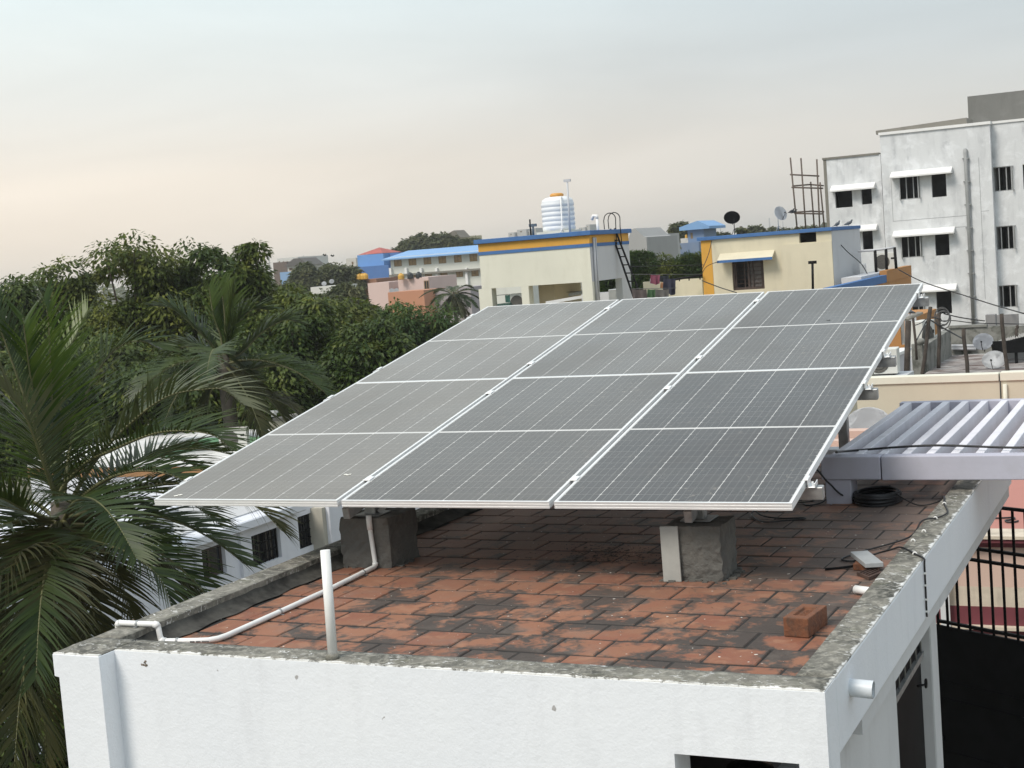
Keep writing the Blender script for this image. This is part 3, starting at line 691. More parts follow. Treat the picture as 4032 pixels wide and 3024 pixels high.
tag(MB().tube(wob([pp(WT+0.03, 0.30, -0.1), (-0.99, 3.0, 0.05), (-1.00, 3.70, ZF+0.02), (-0.93, 3.62, ZF+0.006), (-0.86, 3.68, ZF+0.01), (-0.84, 3.78, ZF+0.03), (-0.83, 3.9, 0.03)]), 0.0045, 6).build('hanging_cable', M_BLACK), 'black cable looping down from the right edge of the panels', 'cable')
# leaf litter and chips
def litter(name, lab, cx, cy, sx, sy, n, mat, s0, s1):
    m = MB()
    for k in range(n):
        x, y = rnd.gauss(cx, sx), rnd.gauss(cy, sy); s_ = rnd.uniform(s0, s1); t = rnd.uniform(0, PI)
        x = min(max(x, BX+0.08), -0.17); y = max(y, 0.2)
        z = ZF+0.0035; c, q = math.cos(t), math.sin(t)
        m.add([(x-c*s_, y-q*s_, z), (x+q*s_*0.35, y-c*s_*0.35, z+s_*0.25), (x+c*s_, y+q*s_, z), (x-q*s_*0.35, y+c*s_*0.35, z+s_*0.15)], [(0,1,2),(0,2,3)])
    tag(m.build(name, mat), lab, 'debris', kind='stuff')
M_LITTER = plain('dry_dark_litter', (0.05, 0.042, 0.032), 0.9, 0.5, 30)
litter('leaf_litter', 'dark leaf litter scattered on the tiles between the two blocks', -1.65, 2.25, 0.17, 0.13, 500, M_LITTER, 0.004, 0.014)
litter('roof_grit', 'dry grit and leaf crumbs strewn over the tiles under the panels', -1.9, 2.4, 0.75, 0.65, 650, M_LITTER, 0.002, 0.007)
litter('plaster_chips', 'small white plaster chips scattered on the tiles', -1.3, 1.6, 0.9, 0.9, 110, plain('chip_white', (0.7, 0.68, 0.62), 0.9), 0.002, 0.006)

# =================================================================== PERGOLA (slatted concrete canopy on the right)
pg = thing('pergola', (0.5, 3.75, ZF), 'lilac white concrete pergola with sloping shadowed slats over the right of the roof', 'pergola')
yf = 3.69                                        # front face of the front beam
A = ony(3225, 1800, yf); Bq = ony(3225, 1890, yf)
zt_, zb_ = A.z, Bq.z
x0_ = ony(3232, 1840, yf).x
x_end = 2.9
yb_ = yf+2.35
# find the far beam's line from the photograph: its top edge at z = zt_
fb = onz(3560, 1580, zt_); yb_ = fb.y
pg_h = zt_-zb_
xj = ony(3468, 1840, yf).x
MB().box((x0_, yf, zb_), (xj-0.003, yf+0.10, zt_)).build('front_beam', M_BEAM, pg, bevel=0.006, seg=2)
MB().box((xj+0.003, yf, zb_-0.004), (x_end, yf+0.10, zt_)).build('front_beam', M_BEAM, pg, bevel=0.006, seg=2)
MB().box((x0_, yb_-0.10, zt_-0.20), (x_end, yb_, zt_)).build('rear_beam', M_BEAM, pg, bevel=0.006, seg=2)
px0 = onz(3256, 1982, ZF).x; px1 = onz(3355, 1984, ZF).x
MB().box((px0, yf+0.01, ZF-0.01), (px1, yf+0.18, zb_)).build('post', M_BEAM, pg, bevel=0.006, seg=2)
MB().box((px0, yb_-0.18, GZ), (px1, yb_-0.02, zt_-0.2)).build('post', M_BEAM, pg, bevel=0.006, seg=2)
MB().box((2.4, yf+0.01, GZ), (2.6, yf+0.18, zb_)).build('post', M_BEAM, pg, bevel=0.006, seg=2)
MB().box((2.4, yb_-0.18, GZ), (2.6, yb_-0.02, zt_-0.2)).build('post', M_BEAM, pg, bevel=0.006, seg=2)
s0 = onz(3100+460/2.37, 1790, zt_).x; s1 = onz(3100+690/2.37, 1790, zt_).x
nsl = 14; pitch = 0.212
xs_first = onz(3100+415/2.37, 1400+925/2.37, zt_).x
xs_ = [onz(3100+x/2.37, 1400+935/2.37, zt_).x for x in (430, 620, 830, 1050, 1290, 1520, 1760, 2010)]
pitch = (xs_[-1]-xs_[0])/7
for k in range(nsl):
    x = xs_[0]+pitch*k
    if x > x_end-0.1: break
    MB().box((x-0.024, yf+0.10, zt_-pg_h+0.004), (x+0.024, yb_-0.10, zt_+0.002)).build('slat', M_LAV, pg, bevel=0.004, seg=2)
tag(MB().tube(wob([pp(WT+0.02, 0.95, -0.08), (x0_+0.12, yf+0.14, zt_+0.012), (x0_+0.6, yf+0.20, zt_+0.03), (x0_+1.1, yf+0.13, zt_+0.022), (x0_+1.5, yf+0.18, zt_+0.04), (x_end-0.05, yf+0.13, zt_+0.02)]), 0.007, 6).build('pergola_cable', M_BLACK), 'black cable lying across the front of the pergola slats', 'cable')

# =================================================================== BACKGROUND HELPERS
def K(u0, v0, s_): return lambda x, y: (u0+x/s_, v0+y/s_)
k1, k2, k3, k4, k5, k6, k7 = K(0,1500,1.58), K(1000,850,2.212), K(1800,650,2.212), K(2600,750,2.212), K(3100,300,2.37), K(3200,900,2.6587), K(3100,1400,2.37)
kf, ka, ke, kb, k8 = K(3600,1200,5.12), K(3400,1850,1.9525), K(0,800,1.7015), K(2380,1040,4.254), K(3000,2000,1.62)
def RY(y, k, xa, ya, xb, yb):
    p, q = ony(*k(xa, ya), y), ony(*k(xb, yb), y)
    return (min(p.x, q.x), max(p.x, q.x), min(p.z, q.z), max(p.z, q.z))
def RX(x, k, xa, ya, xb, yb):
    p, q = onx(*k(xa, ya), x), onx(*k(xb, yb), x)
    return (min(p.y, q.y), max(p.y, q.y), min(p.z, q.z), max(p.z, q.z))
def onpl(u, v, P, n): d = ray(u, v); return CAM+d*((Vector(P)-CAM).dot(n)/d.dot(n))
def shell(m, x0, x1, y0, y1, z0, z1, front=(), right=(), rev=0.2):
    """hollow box: front (y0) and right (x1) faces carry real openings with reveals"""
    def face(a0, a1, holes, P, flip, N_):
        holes = [(max(h[0], a0+.01), min(h[1], a1-.01), max(h[2], z0+.01), min(h[3], z1-.01)) for h in holes]
        A_ = sorted({a0, a1, *[h[0] for h in holes], *[h[1] for h in holes]}); Z_ = sorted({z0, z1, *[h[2] for h in holes], *[h[3] for h in holes]})
        for i in range(len(A_)-1):
            for j in range(len(Z_)-1):
                ca_, cz_ = (A_[i]+A_[i+1])/2, (Z_[j]+Z_[j+1])/2
                if any(h[0] < ca_ < h[1] and h[2] < cz_ < h[3] for h in holes): continue
                q = [P(A_[i], Z_[j], 0), P(A_[i+1], Z_[j], 0), P(A_[i+1], Z_[j+1], 0), P(A_[i], Z_[j+1], 0)]
                m.quad(*q)
        for h in holes:
            a, b, c, d = h
            for e in (((a,c),(a,d)), ((a,d),(b,d)), ((b,d),(b,c)), ((b,c),(a,c))):
                m.quad(P(*e[0], 0), P(*e[1], 0), P(*e[1], rev), P(*e[0], rev))
    face(x0, x1, front, lambda a, z, t: (a, y0+t, z), False, None)
    face(y0, y1, right, lambda a, z, t: (x1-t, a, z), False, None)
    m.quad((x0,y1,z0),(x0,y0,z0),(x0,y0,z1),(x0,y1,z1)); m.quad((x1,y1,z0),(x0,y1,z0),(x0,y1,z1),(x1,y1,z1)); m.quad((x0,y0,z1),(x1,y0,z1),(x1,y1,z1),(x0,y1,z1))
    return m
def win_frame(h, y, d, bars=1, fw=0.05, axis='y', hbars=0):
    m = MB(); a, b, c, e = h
    def bx(a0, a1, z0, z1):
        if axis == 'y': m.box((a0, y+d, z0), (a1, y+d+0.05, z1))
        else: m.box((y-d-0.05, a0, z0), (y-d, a1, z1))
    bx(a, a+fw, c, e); bx(b-fw, b, c, e); bx(a+fw, b-fw, c, c+fw); bx(a+fw, b-fw, e-fw, e)
    for k in range(bars):
        x = a+(b-a)*(k+1)/(bars+1); bx(x-fw/2, x+fw/2, c+fw, e-fw)
    for k in range(hbars):
        z = c+(e-c)*(k+1)/(hbars+1); bx(a+fw, b-fw, z-fw/3, z+fw/3)
    return m
def pane_mesh(h, y, d, axis='y'):
    a, b, c, e = h
    if axis == 'y': return MB().box((a+0.03, y+d+0.02, c+0.03), (b-0.03, y+d+0.03, e-0.03))
    return MB().box((y-d-0.03, a+0.03, c+0.03), (y-d-0.02, b-0.03, e-0.03))
def window(parent, h, y, mat, d=0.08, bars=1, fw=0.05, glass=None, axis='y', hbars=0):
    f = win_frame(h, y, d, bars, fw, axis, hbars).build('window', mat, parent)
    if glass: pane_mesh(h, y, d, axis).build('pane', glass, f)
    return f
M_CREAM = paint('cream_paint', (0.63, 0.58, 0.44), 0.35, (0.40, 0.37, 0.28), 1.0, 0.15, 20, 0.01)
M_CREAM2 = paint('pale_cream_paint', (0.68, 0.67, 0.57), 0.35, (0.42, 0.40, 0.30), 0.8, 0.15, 20, 0.01)
M_GREYW = paint('grey_white_plaster', (0.52, 0.53, 0.55), 0.3, (0.34, 0.34, 0.34), 0.9, 0.2, 14, 0.01)
M_BLUE = paint('blue_trim_paint', (0.060, 0.155, 0.36), 0.4, (0.03, 0.07, 0.16), 2, 0.1)
M_MUST = paint('mustard_paint', (0.62, 0.33, 0.055), 0.3, (0.36, 0.19, 0.05), 1.5, 0.1)
M_UNP = paint('unfinished_white_plaster', (0.64, 0.655, 0.665), 1.0, (0.38, 0.395, 0.415), 0.9, 0.3, 8, 0.02, 0.8, (0.78, 0.80, 0.82))
M_WHITE = plain('white_paint', (0.76, 0.76, 0.75), 0.6, 0.06, 2)
M_RAWC = paint('raw_concrete', (0.20, 0.19, 0.165), 0.6, (0.10, 0.095, 0.085), 0.8, 0.3, 8, 0.02)
M_TAN = plain('curtained_pane', (0.33, 0.21, 0.09), 0.6, 0.3, 3)
M_MOSSW = paint('mossy_old_plaster', (0.23, 0.23, 0.21), 1.0, (0.03, 0.03, 0.028), 1.3, 0.4, 12, 0.02, 1.0, (0.055, 0.058, 0.045))
M_WOOD = plain('weathered_wood_pole', (0.050, 0.040, 0.033), 0.9, 0.4, 6)
M_PINK = paint('pink_plaster', (0.58, 0.42, 0.35), 0.35, (0.44, 0.30, 0.24), 1.3, 0.2, 25, 0.006)
M_PINKR = paint('pink_red_terrace', (0.42, 0.185, 0.15), 0.4, (0.27, 0.12, 0.10), 1.2, 0.2, 25, 0.004)
M_MAROON = plain('maroon_paint', (0.145, 0.035, 0.045), 0.6, 0.15, 4)
M_STAIN = paint('stained_cream_plaster', (0.60, 0.52, 0.42), 0.9, (0.30, 0.26, 0.21), 1.6, 0.4, 20, 0.01, 0.5, (0.38, 0.32, 0.25))
M_ALUM = plain('window_aluminium', (0.42, 0.43, 0.43), 0.4, 0.1, 4, metal=0.4)
M_GRN = paint('mint_green_paint', (0.24, 0.46, 0.28), 0.4, (0.10, 0.28, 0.15), 1.5, 0.15)
M_ORG = paint('orange_paint', (0.42, 0.20, 0.065), 0.4, (0.22, 0.11, 0.05), 1.2, 0.1)
M_SKYB = paint('sky_blue_wall', (0.14, 0.30, 0.58), 0.5, (0.07, 0.17, 0.36), 0.25, 0)
M_SHEETB = paint('blue_sheet_roof', (0.20, 0.36, 0.60), 0.4, (0.08, 0.18, 0.40), 0.3, 0)
M_REDR = plain('red_roof_tiles', (0.36, 0.085, 0.07), 0.7, 0.2, 0.6)
M_DISH = plain('grey_dish', (0.52, 0.54, 0.56), 0.5, 0.08, 4)
M_ACBODY = plain('air_conditioner_casing', (0.62, 0.62, 0.58), 0.5, 0.06, 3)
M_ACGRILL = plain('fan_grille', (0.10, 0.095, 0.085), 0.6, 0.3, 30)

def text_mesh(txt, size, M, mat, name, parent):
    cu = bpy.data.curves.new(name, 'FONT'); cu.body = txt; cu.size = size; cu.align_x = 'CENTER'; cu.align_y = 'CENTER'; cu.extrude = size*0.02
    tmp = bpy.data.objects.new('tmp', cu); col.objects.link(tmp)
    dg_ = bpy.context.evaluated_depsgraph_get(); me = bpy.data.meshes.new_from_object(tmp.evaluated_get(dg_))
    bpy.data.objects.remove(tmp); me.name = name
    me.transform(M); o = bpy.data.objects.new(name, me); col.objects.link(o); me.materials.clear(); me.materials.append(mat)
    me.transform(Matrix.Translation(-ORG[parent.name])); o.parent = parent; return o
def dish(center, r, face, label, base, mat=None, txt=None, tcol=None, legs=True, sq=0.92, group='satellite dishes on the roofs around', arm=True):
    """offset satellite dish: bowl, lnb arm, mast"""
    c = Vector(center); f = Vector(face).normalized(); up = Vector((0,0,1)); x = up.cross(f).normalized(); y = f.cross(x)
    M3 = Matrix((x, y, f)).transposed()
    root = thing('satellite_dish', base, label, 'satellite dish', group)
    prof = []
    for k in range(9):
        q = k/8; prof.append((r*q+1e-4, -r*0.20*(1-q*q)))
    S_ = Matrix.Diagonal((1, sq, 1)).to_3x3()
    m = MB().lathe(prof, 28, c, M3 @ S_); m.lathe([(r, 0), (r*1.02, -0.008), (r*0.97, -0.03), (r*0.5, -r*0.19), (1e-4, -r*0.25)], 28, c, M3 @ S_)
    m.build('bowl', mat or M_DISH, root)
    if arm: MB().tube([c+M3 @ Vector((0, -r*0.92, 0)), c+M3 @ Vector((0, -r*0.55, r*0.75)), c+M3 @ Vector((0, -r*0.30, r*0.95))], r*0.035, 6).lathe([(r*0.07,0),(r*0.09,r*0.08),(r*0.07,r*0.2)], 10, c+M3 @ Vector((0, -r*0.30, r*0.80)), M3).build('receiver_arm', M_IRON, root)
    b = Vector(base); hub = c-f*r*0.3
    m = MB().tube([hub, Vector((b.x, b.y, max(b.z, min(hub.z-0.05, hub.z)))), b], r*0.05, 8)
    if legs:
        for a in (0.3, 2.4, 4.5): m.tube([b+Vector((0,0,r*0.8)), b+Vector((math.cos(a)*r*0.7, math.sin(a)*r*0.7, 0))], r*0.03, 6)
    m.build('mast', M_GALV if mat is None else M_IRON, root)
    if txt: text_mesh(txt, r*0.42, (Matrix.Translation(c) @ M3.to_4x4() @ Matrix.Translation((0, r*0.22, -r*0.17))), tcol, 'lettering', root)
    return root
def ac_unit(p, w_, h_, d_, ang, label, name='air_conditioner'):
    root = thing(name, p, label, 'air conditioner', 'outdoor air conditioner units'); root.rotation_euler = (0,0,ang)
    box((-w_/2, 0, 0.03), (w_/2, d_, h_)).build('casing', M_ACBODY, root, local=True, bevel=0.01)
    m = MB(); r = h_*0.40; cx = -w_*0.12
    vs = [(cx+r*math.cos(t), -0.004, h_*0.5+r*math.sin(t)) for t in [2*PI*k/24 for k in range(24)]]
    m.add(vs, [tuple(range(24))]); 
    for q in (0.35, 0.65, 0.95): m.tube([(cx+r*q*math.cos(t), -0.012, h_*0.5+r*q*math.sin(t)) for t in [2*PI*k/20 for k in range(20)]], 0.006, 4, closed=True)
    m.build('fan_grille', M_ACGRILL, root, local=True)
    for s_ in (-1, 1): box((s_*w_*0.35-0.03, 0.02, 0), (s_*w_*0.35+0.03, d_-0.02, 0.03)).build('foot', M_IRON, root, local=True)
    box((w_*0.28, -0.003, h_*0.62), (w_*0.42, 0.0, h_*0.72)).build('badge', M_IRON, root, local=True)
    return root

# =================================================================== WATER TANK HOUSE
yT = at(1884, 950, 60).y
def ZT(v, u=1884): return ony(u, v, yT).z
xL, xR = ony(1884, 970, yT).x, ony(2319, 940, yT).x
yB = onx(2473, 930, xR).y
z_st, z_sb, z_bb, z_pb, z_ot = ZT(944), ZT(961), ZT(993), ZT(1006), ZT(1139)
tw = thing('water_tank_house', ((xL+xR)/2, (yT+yB)/2, GZ), 'cream stair house with blue and mustard bands carrying a white water tank', 'house')
fl_z = ZT(1300)
cols = [(ony(1895,1150,yT).x-0.12, ony(1936,1150,yT).x), (ony(2053,1150,yT).x, ony(2082,1150,yT).x), (ony(2292,1130,yT).x, xR)]
box((xL, yT, z_ot), (xR, yB, z_sb-0.002)).build('wall', M_CREAM2, tw)
for c in cols: box((c[0], yT, fl_z), (c[1], yT+0.45, z_ot-0.002)).build('column', M_CREAM2, tw)
box((xR-0.3, yB-1.1, fl_z), (xR-0.003, yB, z_ot-0.002)).build('rear_column', M_GREYW, tw)
box((cols[1][1], yT+1.0, fl_z), (ony(2145,1150,yT).x, yB-0.6, z_ot-0.003)).build('stair_core', paint('buff_wall', (0.46, 0.38, 0.25), 0.3), tw)
box((xL-0.15, yT-0.14, z_sb), (xR+0.14, yB+0.1, z_st)).build('roof_slab', M_BLUE, tw, bevel=0.01)
MB().box((xL-0.012, yT-0.012, z_bb), (xR+0.012, yB, z_sb-0.003)).build('mustard_band', M_MUST, tw)
MB().box((xL-0.03, yT-0.03, z_pb), (xR+0.03, yB, z_bb-0.001)).build('blue_band', M_BLUE, tw)
MB().box((xR-0.002, yT+0.02, z_ot), (xR+0.008, yB, z_pb-0.001)).build('side_shade', M_GREYW, tw)  # grey sheet over the cream, painting the side's shade
box((xL+0.3, yT+0.2, GZ), (xR+3.0, yB+2.2, fl_z)).build('lower_storeys', M_CREAM2, tw)
MB().tube([onx(2337, 935, xR+0.06), onx(2352, 1190, xR+0.06)], 0.055, 8).build('drain_pipe', M_GREYW, tw)
MB().tube([onx(2345, 935, xR+0.06), onx(2361, 1190, xR+0.06)], 0.035, 8).build('drain_pipe', M_GREYW, tw)
# tank
tb = at(2203, 916, 62); tb.z = z_st; R_ = 65/FPX*62
tk = thing('water_tank', tb, 'white ribbed plastic water tank with an orange lid', 'water tank')
pr2 = [(R_*0.97, 0.0)]; z = 0.12
box((tb.x-R_*1.08, tb.y-R_*1.0, z_st), (tb.x+R_*1.05, tb.y+R_, z_st+0.14)).build('plinth', M_CREAM2, tk)
pr2 = [(R_*0.95, 0.14)]
for k in range(6):
    b = 0.16+k*0.205
    pr2 += [(R_*0.96, b), (R_*1.0, b+0.035), (R_*1.0, b+0.145), (R_*0.96, b+0.185)]
pr2 += [(R_*0.97, 1.40), (R_*0.90, 1.50), (R_*0.72, 1.58), (R_*0.45, 1.62)]
MB().lathe([(a, b*0.99) for a, b in pr2], 36, tb).build('body', plain('white_tank_plastic', (0.74, 0.76, 0.77), 0.4, 0.04, 2), tk)
MB().lathe([(R_*0.40, 1.60), (R_*0.42, 1.70), (R_*0.30, 1.75), (0.001, 1.76)], 28, tb).build('lid', plain('orange_lid', (0.62, 0.30, 0.06), 0.5, 0.1, 4), tk)
MB().tube([tb+Vector((R_*0.55, -R_*0.6, 1.56)), tb+Vector((R_*0.62, -R_*0.9, 1.52)), tb+Vector((R_*0.63, -R_*1.0, 0.25)), tb+Vector((R_*0.63, -R_*1.3, 0.05))], 0.03, 8).build('inlet_pipe', M_WHITE, tk)
def rod(u0, v0, u1, v1, D, r, name, lab, cat, mat, zb=None, cap=None, group=None):
    p, q = at(u0, v0, D), at(u1, v1, D)
    if zb is not None: q = Vector((q.x, q.y, zb))
    root = thing(name, q, lab, cat, group)
    MB().tube([p, q], r, 8).build('shaft', mat, root)
    if cap == 'T': MB().bar(p+Vector((-r*3.2,0,0)), p+Vector((r*3.2,0,0)), r*2.4, r*2.4).build('crossbar', mat, root)
    if cap == 'bend': MB().tube([p, p+Vector((0.0,0,r*2)), p+Vector((-r*2.6,0,r*2.2)), p+Vector((-r*4,0,-r*0.5))], r*1.15, 8).build('elbow', mat, root)
    return root
rod(2233, 711, 2244, 908, 60.4, 0.045, 'vent_pipe', 'tall pale vent pipe standing in front of the white water tank', 'pipe', M_GREYW, z_st, 'T')
rod(2351, 861, 2356, 925, 59.5, 0.06, 'vent_pipe', 'short white bent vent pipe near the iron ladder', 'pipe', M_WHITE, z_sb, 'bend')
rod(2086, 864, 2090, 921, 61, 0.035, 'iron_post', 'thin dark iron rod on the roof left of the water tank', 'post', M_IRON, z_st)
rod(2098, 887, 2100, 921, 61, 0.05, 'iron_post', 'dark stub with a crossbar on the roof left of the water tank', 'post', plain('slate_iron', (0.09, 0.12, 0.15), 0.6), z_st, 'T')
# iron ladder with hooped top
DL = 60.5
la, lb, lc, ld = at(2403, 901, DL), at(2498, 1180, DL), at(2420, 899, DL), at(2529, 1180, DL)
ld_ = thing('iron_ladder', lb, 'black iron ladder with hooped handrails leaning on the tank house', 'ladder')
for p, q in ((la, lb), (lc, ld)):
    MB().bar(p, q, 0.07, 0.07).build('rail', M_IRON, ld_)
    rr = 0.26; cx = p+Vector((0.0, 0.02, 0.40))
    MB().tube([p+Vector((-0.26,0,0.0)), p+Vector((-0.27,0,0.38))]+[cx+Vector((rr*math.cos(t), 0, rr*math.sin(t))) for t in [PI-PI*k/10 for k in range(11)]]+[p+Vector((0.25,0,0.05)), p.lerp(q, 0.22)+Vector((0.05,0,0))], 0.020, 6).build('hoop', M_IRON, ld_)
for k in range(9):
    t = 0.05+0.92*k/8; MB().tube([la.lerp(lb, t), lc.lerp(ld, t)], 0.025, 6).build('rung', M_IRON, ld_)
# laundry and clutter on the terraces around it
def cloth(name, lab, k, xa, ya, xb, yb, D, mat, wv_=0.06, cat='laundry', group='laundry hung out to dry', n=14, skew=0.0):
    p00, p10 = at(*k(xa, ya), D), at(*k(xb, ya+skew), D); zb = at(*k(xa, yb), D).z
    m = MB(); vs = []; ph = rnd.uniform(0, 6)
    for j in range(7):
        for i in range(n+1):
            t, q = i/n, j/6
            p = p00.lerp(p10, t); z = p.z+(zb-p00.z)*q*(1+0.06*math.sin(5*t+ph))
            vs.append((p.x+0.03*q*math.sin(7*t+ph), p.y+wv_*q*math.sin(t*12+ph)+0.02, z-0.02*math.sin(PI*t)))
    m.add(vs, [(j*(n+1)+i, j*(n+1)+i+1, (j+1)*(n+1)+i+1, (j+1)*(n+1)+i) for j in range(6) for i in range(n)], True)
    o = m.build(name, mat); return tag(o, lab, cat, group)
C = lambda n, c, r=0.85: plain('cloth_'+n, c, r, 0.2, 6)
cloth('hanging_towel', 'maroon towel hanging on the clothesline right of the ladder', kb, 770, 178, 925, 330, 60, C('maroon', (0.19, 0.05, 0.085)))
cloth('hanging_cloth', 'white cloth edge hanging left of the maroon towel', kb, 762, 240, 806, 330, 60.3, C('white', (0.7, 0.7, 0.7)))
cloth('hanging_cloth', 'black cloth hanging right of the maroon towel', kb, 925, 188, 1075, 300, 60, C('black', (0.012, 0.016, 0.022)))
cloth('hanging_cloth', 'large navy cloth billowing beside the cream parapet', kb, 985, 240, 1190, 500, 59.8, C('navy', (0.022, 0.024, 0.045)), 0.12)
cloth('hanging_cloth', 'small orange cloth between the maroon and navy cloths', kb, 940, 300, 985, 400, 59.9, C('skin', (0.42, 0.22, 0.12)))
cloth('hanging_cloth', 'dark green cloth on the low line behind the panels', kb, 720, 420, 850, 560, 58.5, C('green', (0.035, 0.085, 0.035)))
cloth('hanging_cloth', 'dull brown cloth at the foot of the ladder', kb, 450, 420, 700, 580, 59, C('brown', (0.085, 0.068, 0.066)))
cloth('hanging_cloth', 'grey cloth on the low line below the navy cloth', kb, 850, 420, 1080, 560, 58.7, C('grey', (0.115, 0.11, 0.105)))
def line(a, b, D, lab):
    tag(MB().tube([at(*a, D), at(*b, D)], 0.012, 5).build('washing_line', plain('grey_wire', (0.10,0.10,0.10), 0.7)), lab, 'washing line', 'washing lines by the tank house')
line(kb(430, 172), kb(1640, 172), 60.05, 'upper washing line holding the maroon towel'); line(kb(440, 415), kb(1200, 400), 58.6, 'low washing line holding the green cloth')
kd = K(1860, 1080, 3.456)
line(kd(300, 290), kd(690, 255), 61.05, 'line with the turquoise cloth in the left opening'); line(kd(960, 268), kd(1510, 225), 61.05, 'line with the lilac cloths in the right opening')
cloth('hanging_cloth', 'turquoise cloth drying in the left opening of the tank house', kd, 440, 285, 665, 385, 61, C('turq', (0.22, 0.48, 0.45)), skew=-30)
cloth('hanging_cloth', 'white cloth drying below the turquoise one', kd, 560, 310, 670, 380, 61.4, C('white', (0,0,0)))
cloth('hanging_cloth', 'lilac cloth drying in the right opening of the tank house', kd, 992, 265, 1072, 380, 61, C('lilac', (0.28, 0.25, 0.42)))
cloth('hanging_cloth', 'darker lilac cloth beside the first in the right opening', kd, 1075, 260, 1140, 350, 61.2, C('lilac2', (0.24, 0.21, 0.38)))
p = at(*kd(1230, 290), 61.5); q = at(*kd(1500, 245), 61.5)
tag(MB().bar(p, q, 0.5, 0.12).build('sheet_stack', M_GALV), 'grey metal sheets stacked in the right opening of the tank house', 'metal sheet')
p, q = at(*kd(1000, 392), 58.6), at(*kd(1502, 305), 58.6)
tag(MB().bar(p, q, 0.1, 0.12).build('terrace_rail', M_WHITE), 'slanting white rail below the lilac cloths', 'rail')
p = at(*kd(325, 405), 60.2); q = at(*kd(555, 445), 60.2)
tag(MB().box((p.x, p.y, q.z-0.5), (q.x, p.y+0.6, p.z)).build('green_crate', plain('dark_green_plastic', (0.02, 0.06, 0.05), 0.5), bevel=0.04), 'dark green crate on the terrace behind the panels', 'crate')
p = at(*kd(640, 440), 60); ac_unit((p.x, p.y, p.z-0.2), 0.8, 0.75, 0.3, 0, 'air conditioner half hidden behind the panels in the tank house')
# white washer-like cabinet in the side opening and low wall there
p, q = at(*k3(1315, 1085), 66), at(*k3(1395, 1180), 66)
tag(box((p.x, p.y, q.z-0.5), (q.x+0.4, p.y+1, p.z)).build('grey_cabinet', M_ALUM, bevel=0.02), 'grey cabinet with white edges inside the side opening', 'cabinet')
p, q = at(*k3(1240, 1110), 68), at(*k3(1330, 1180), 68)
tag(box((p.x-3, p.y, q.z-2), (q.x+12, p.y+0.2, p.z)).build('terrace_wall', M_GREYW), 'low pale terrace wall behind the tank house', 'wall')

# =================================================================== SECOND CREAM HOUSE (dishes on the roof)
yH = at(2760, 945, 62).y
hx0, hx1 = ony(2760, 950, yH).x, ony(3274, 930, yH).x
hyB = onx(3384, 900, hx1).y
hz = ony(2760, 948, yH).z
h2 = thing('cream_house', ((hx0+hx1)/2, yH+2, GZ), 'cream roof room with blue slab edge, mustard corner and brown barred window', 'house')
wn = RY(yH, k4, 618, 590, 910, 855); vt = RY(yH, k4, 1207, 372, 1360, 446)
m = shell(MB(), hx0, hx1, yH, hyB, ony(2760, 1230, yH).z, hz-0.002, front=[wn, vt])
m.build('wall', M_CREAM, h2)
box((hx0-0.01, yH-0.015, ony(2760,1230,yH).z), (ony(2803,1000,yH).x, yH-0.001, hz-0.003)).build('mustard_corner', M_MUST, h2)
box((hx1+0.001, yH+0.02, ony(2760,1230,yH).z), (hx1+0.012, hyB-0.01, hz-0.004)).build('side_shade', M_GREYW, h2)  # cream side covered in grey to paint its shade
box((hx0-0.15, yH-0.12, hz), (hx1+0.05, hyB+0.05, hz+0.15)).build('roof_slab', M_BLUE, h2, bevel=0.01)
xs_s = ony(*k4(1050, 500), yH).x
box((xs_s, yH-0.055, ony(2760,1230,yH).z), (hx1+0.0005, yH-0.003, vt[2]-0.02)).build('thick_wall_face', M_CREAM, h2)
aw = RY(yH-0.5, k4, 492, 572, 975, 598)
MB().prism([(yH-0.003, aw[3]+0.09), (yH-0.003, aw[3]), (yH-0.5, aw[2]), (yH-0.5, aw[2]+0.10)], 'x', aw[0], aw[1]).build('awning', M_CREAM, h2)
box((aw[0], yH-0.53, aw[2]-0.01), (aw[1], yH-0.501, aw[2]+0.10)).build('awning_edge', M_BLUE, h2)
M_BRN = plain('brown_window_wood', (0.055, 0.035, 0.028), 0.6, 0.3, 5)
f = window(h2, wn, yH, M_BRN, 0.10, 1, 0.09)
half = (wn[0]+wn[1])/2
lv = MB().box((half+0.05, yH+0.17, wn[2]+0.06), (wn[1]-0.08, yH+0.19, wn[3]-0.06)); lv.build('shutter', plain('grey_brown_shutter', (0.115, 0.10, 0.092), 0.6), f)
m = MB()
for k in range(8):
    z = wn[2]+0.1+(wn[3]-wn[2]-0.2)*k/7; m.box((wn[0]+0.08, yH+0.12, z-0.012), (wn[1]-0.08, yH+0.14, z+0.012))
for k in range(4):
    x = wn[0]+(wn[1]-wn[0])*(0.1+0.27*k); m.box((x-0.02, yH+0.11, wn[2]), (x+0.02, yH+0.145, wn[3]))
m.build('bars', M_BRN, f)
box((hx0+0.3, yH+1.3, ony(2760,1230,yH).z), (hx1-0.3, yH+1.35, hz-0.05)).build('dark_backing', M_DARK, h2)  # dark sheet added behind the window to deepen its shade
box((hx0-6.0, yH-0.2, GZ), (hx1+0.5, hyB+1.0, ony(2760,1232,yH).z)).build('lower_storeys', M_CREAM, h2)
pw = RY(yH+0.3, k4, -40, 790, 372, 935)
tag(box((pw[0]-0.6, yH+0.31, pw[2]-1.5), (pw[1], yH+0.5, pw[3])).build('roof_parapet', M_CREAM), 'low cream parapet between the laundry and the mustard corner', 'wall')
p, q = at(*k4(130, 775), 62), at(*k4(368, 735), 62)
rl = thing('iron_handrail', p, 'dark slanting handrail above the low cream parapet', 'handrail')
MB().tube([p, q], 0.05, 6).build('rail', M_IRON, rl)
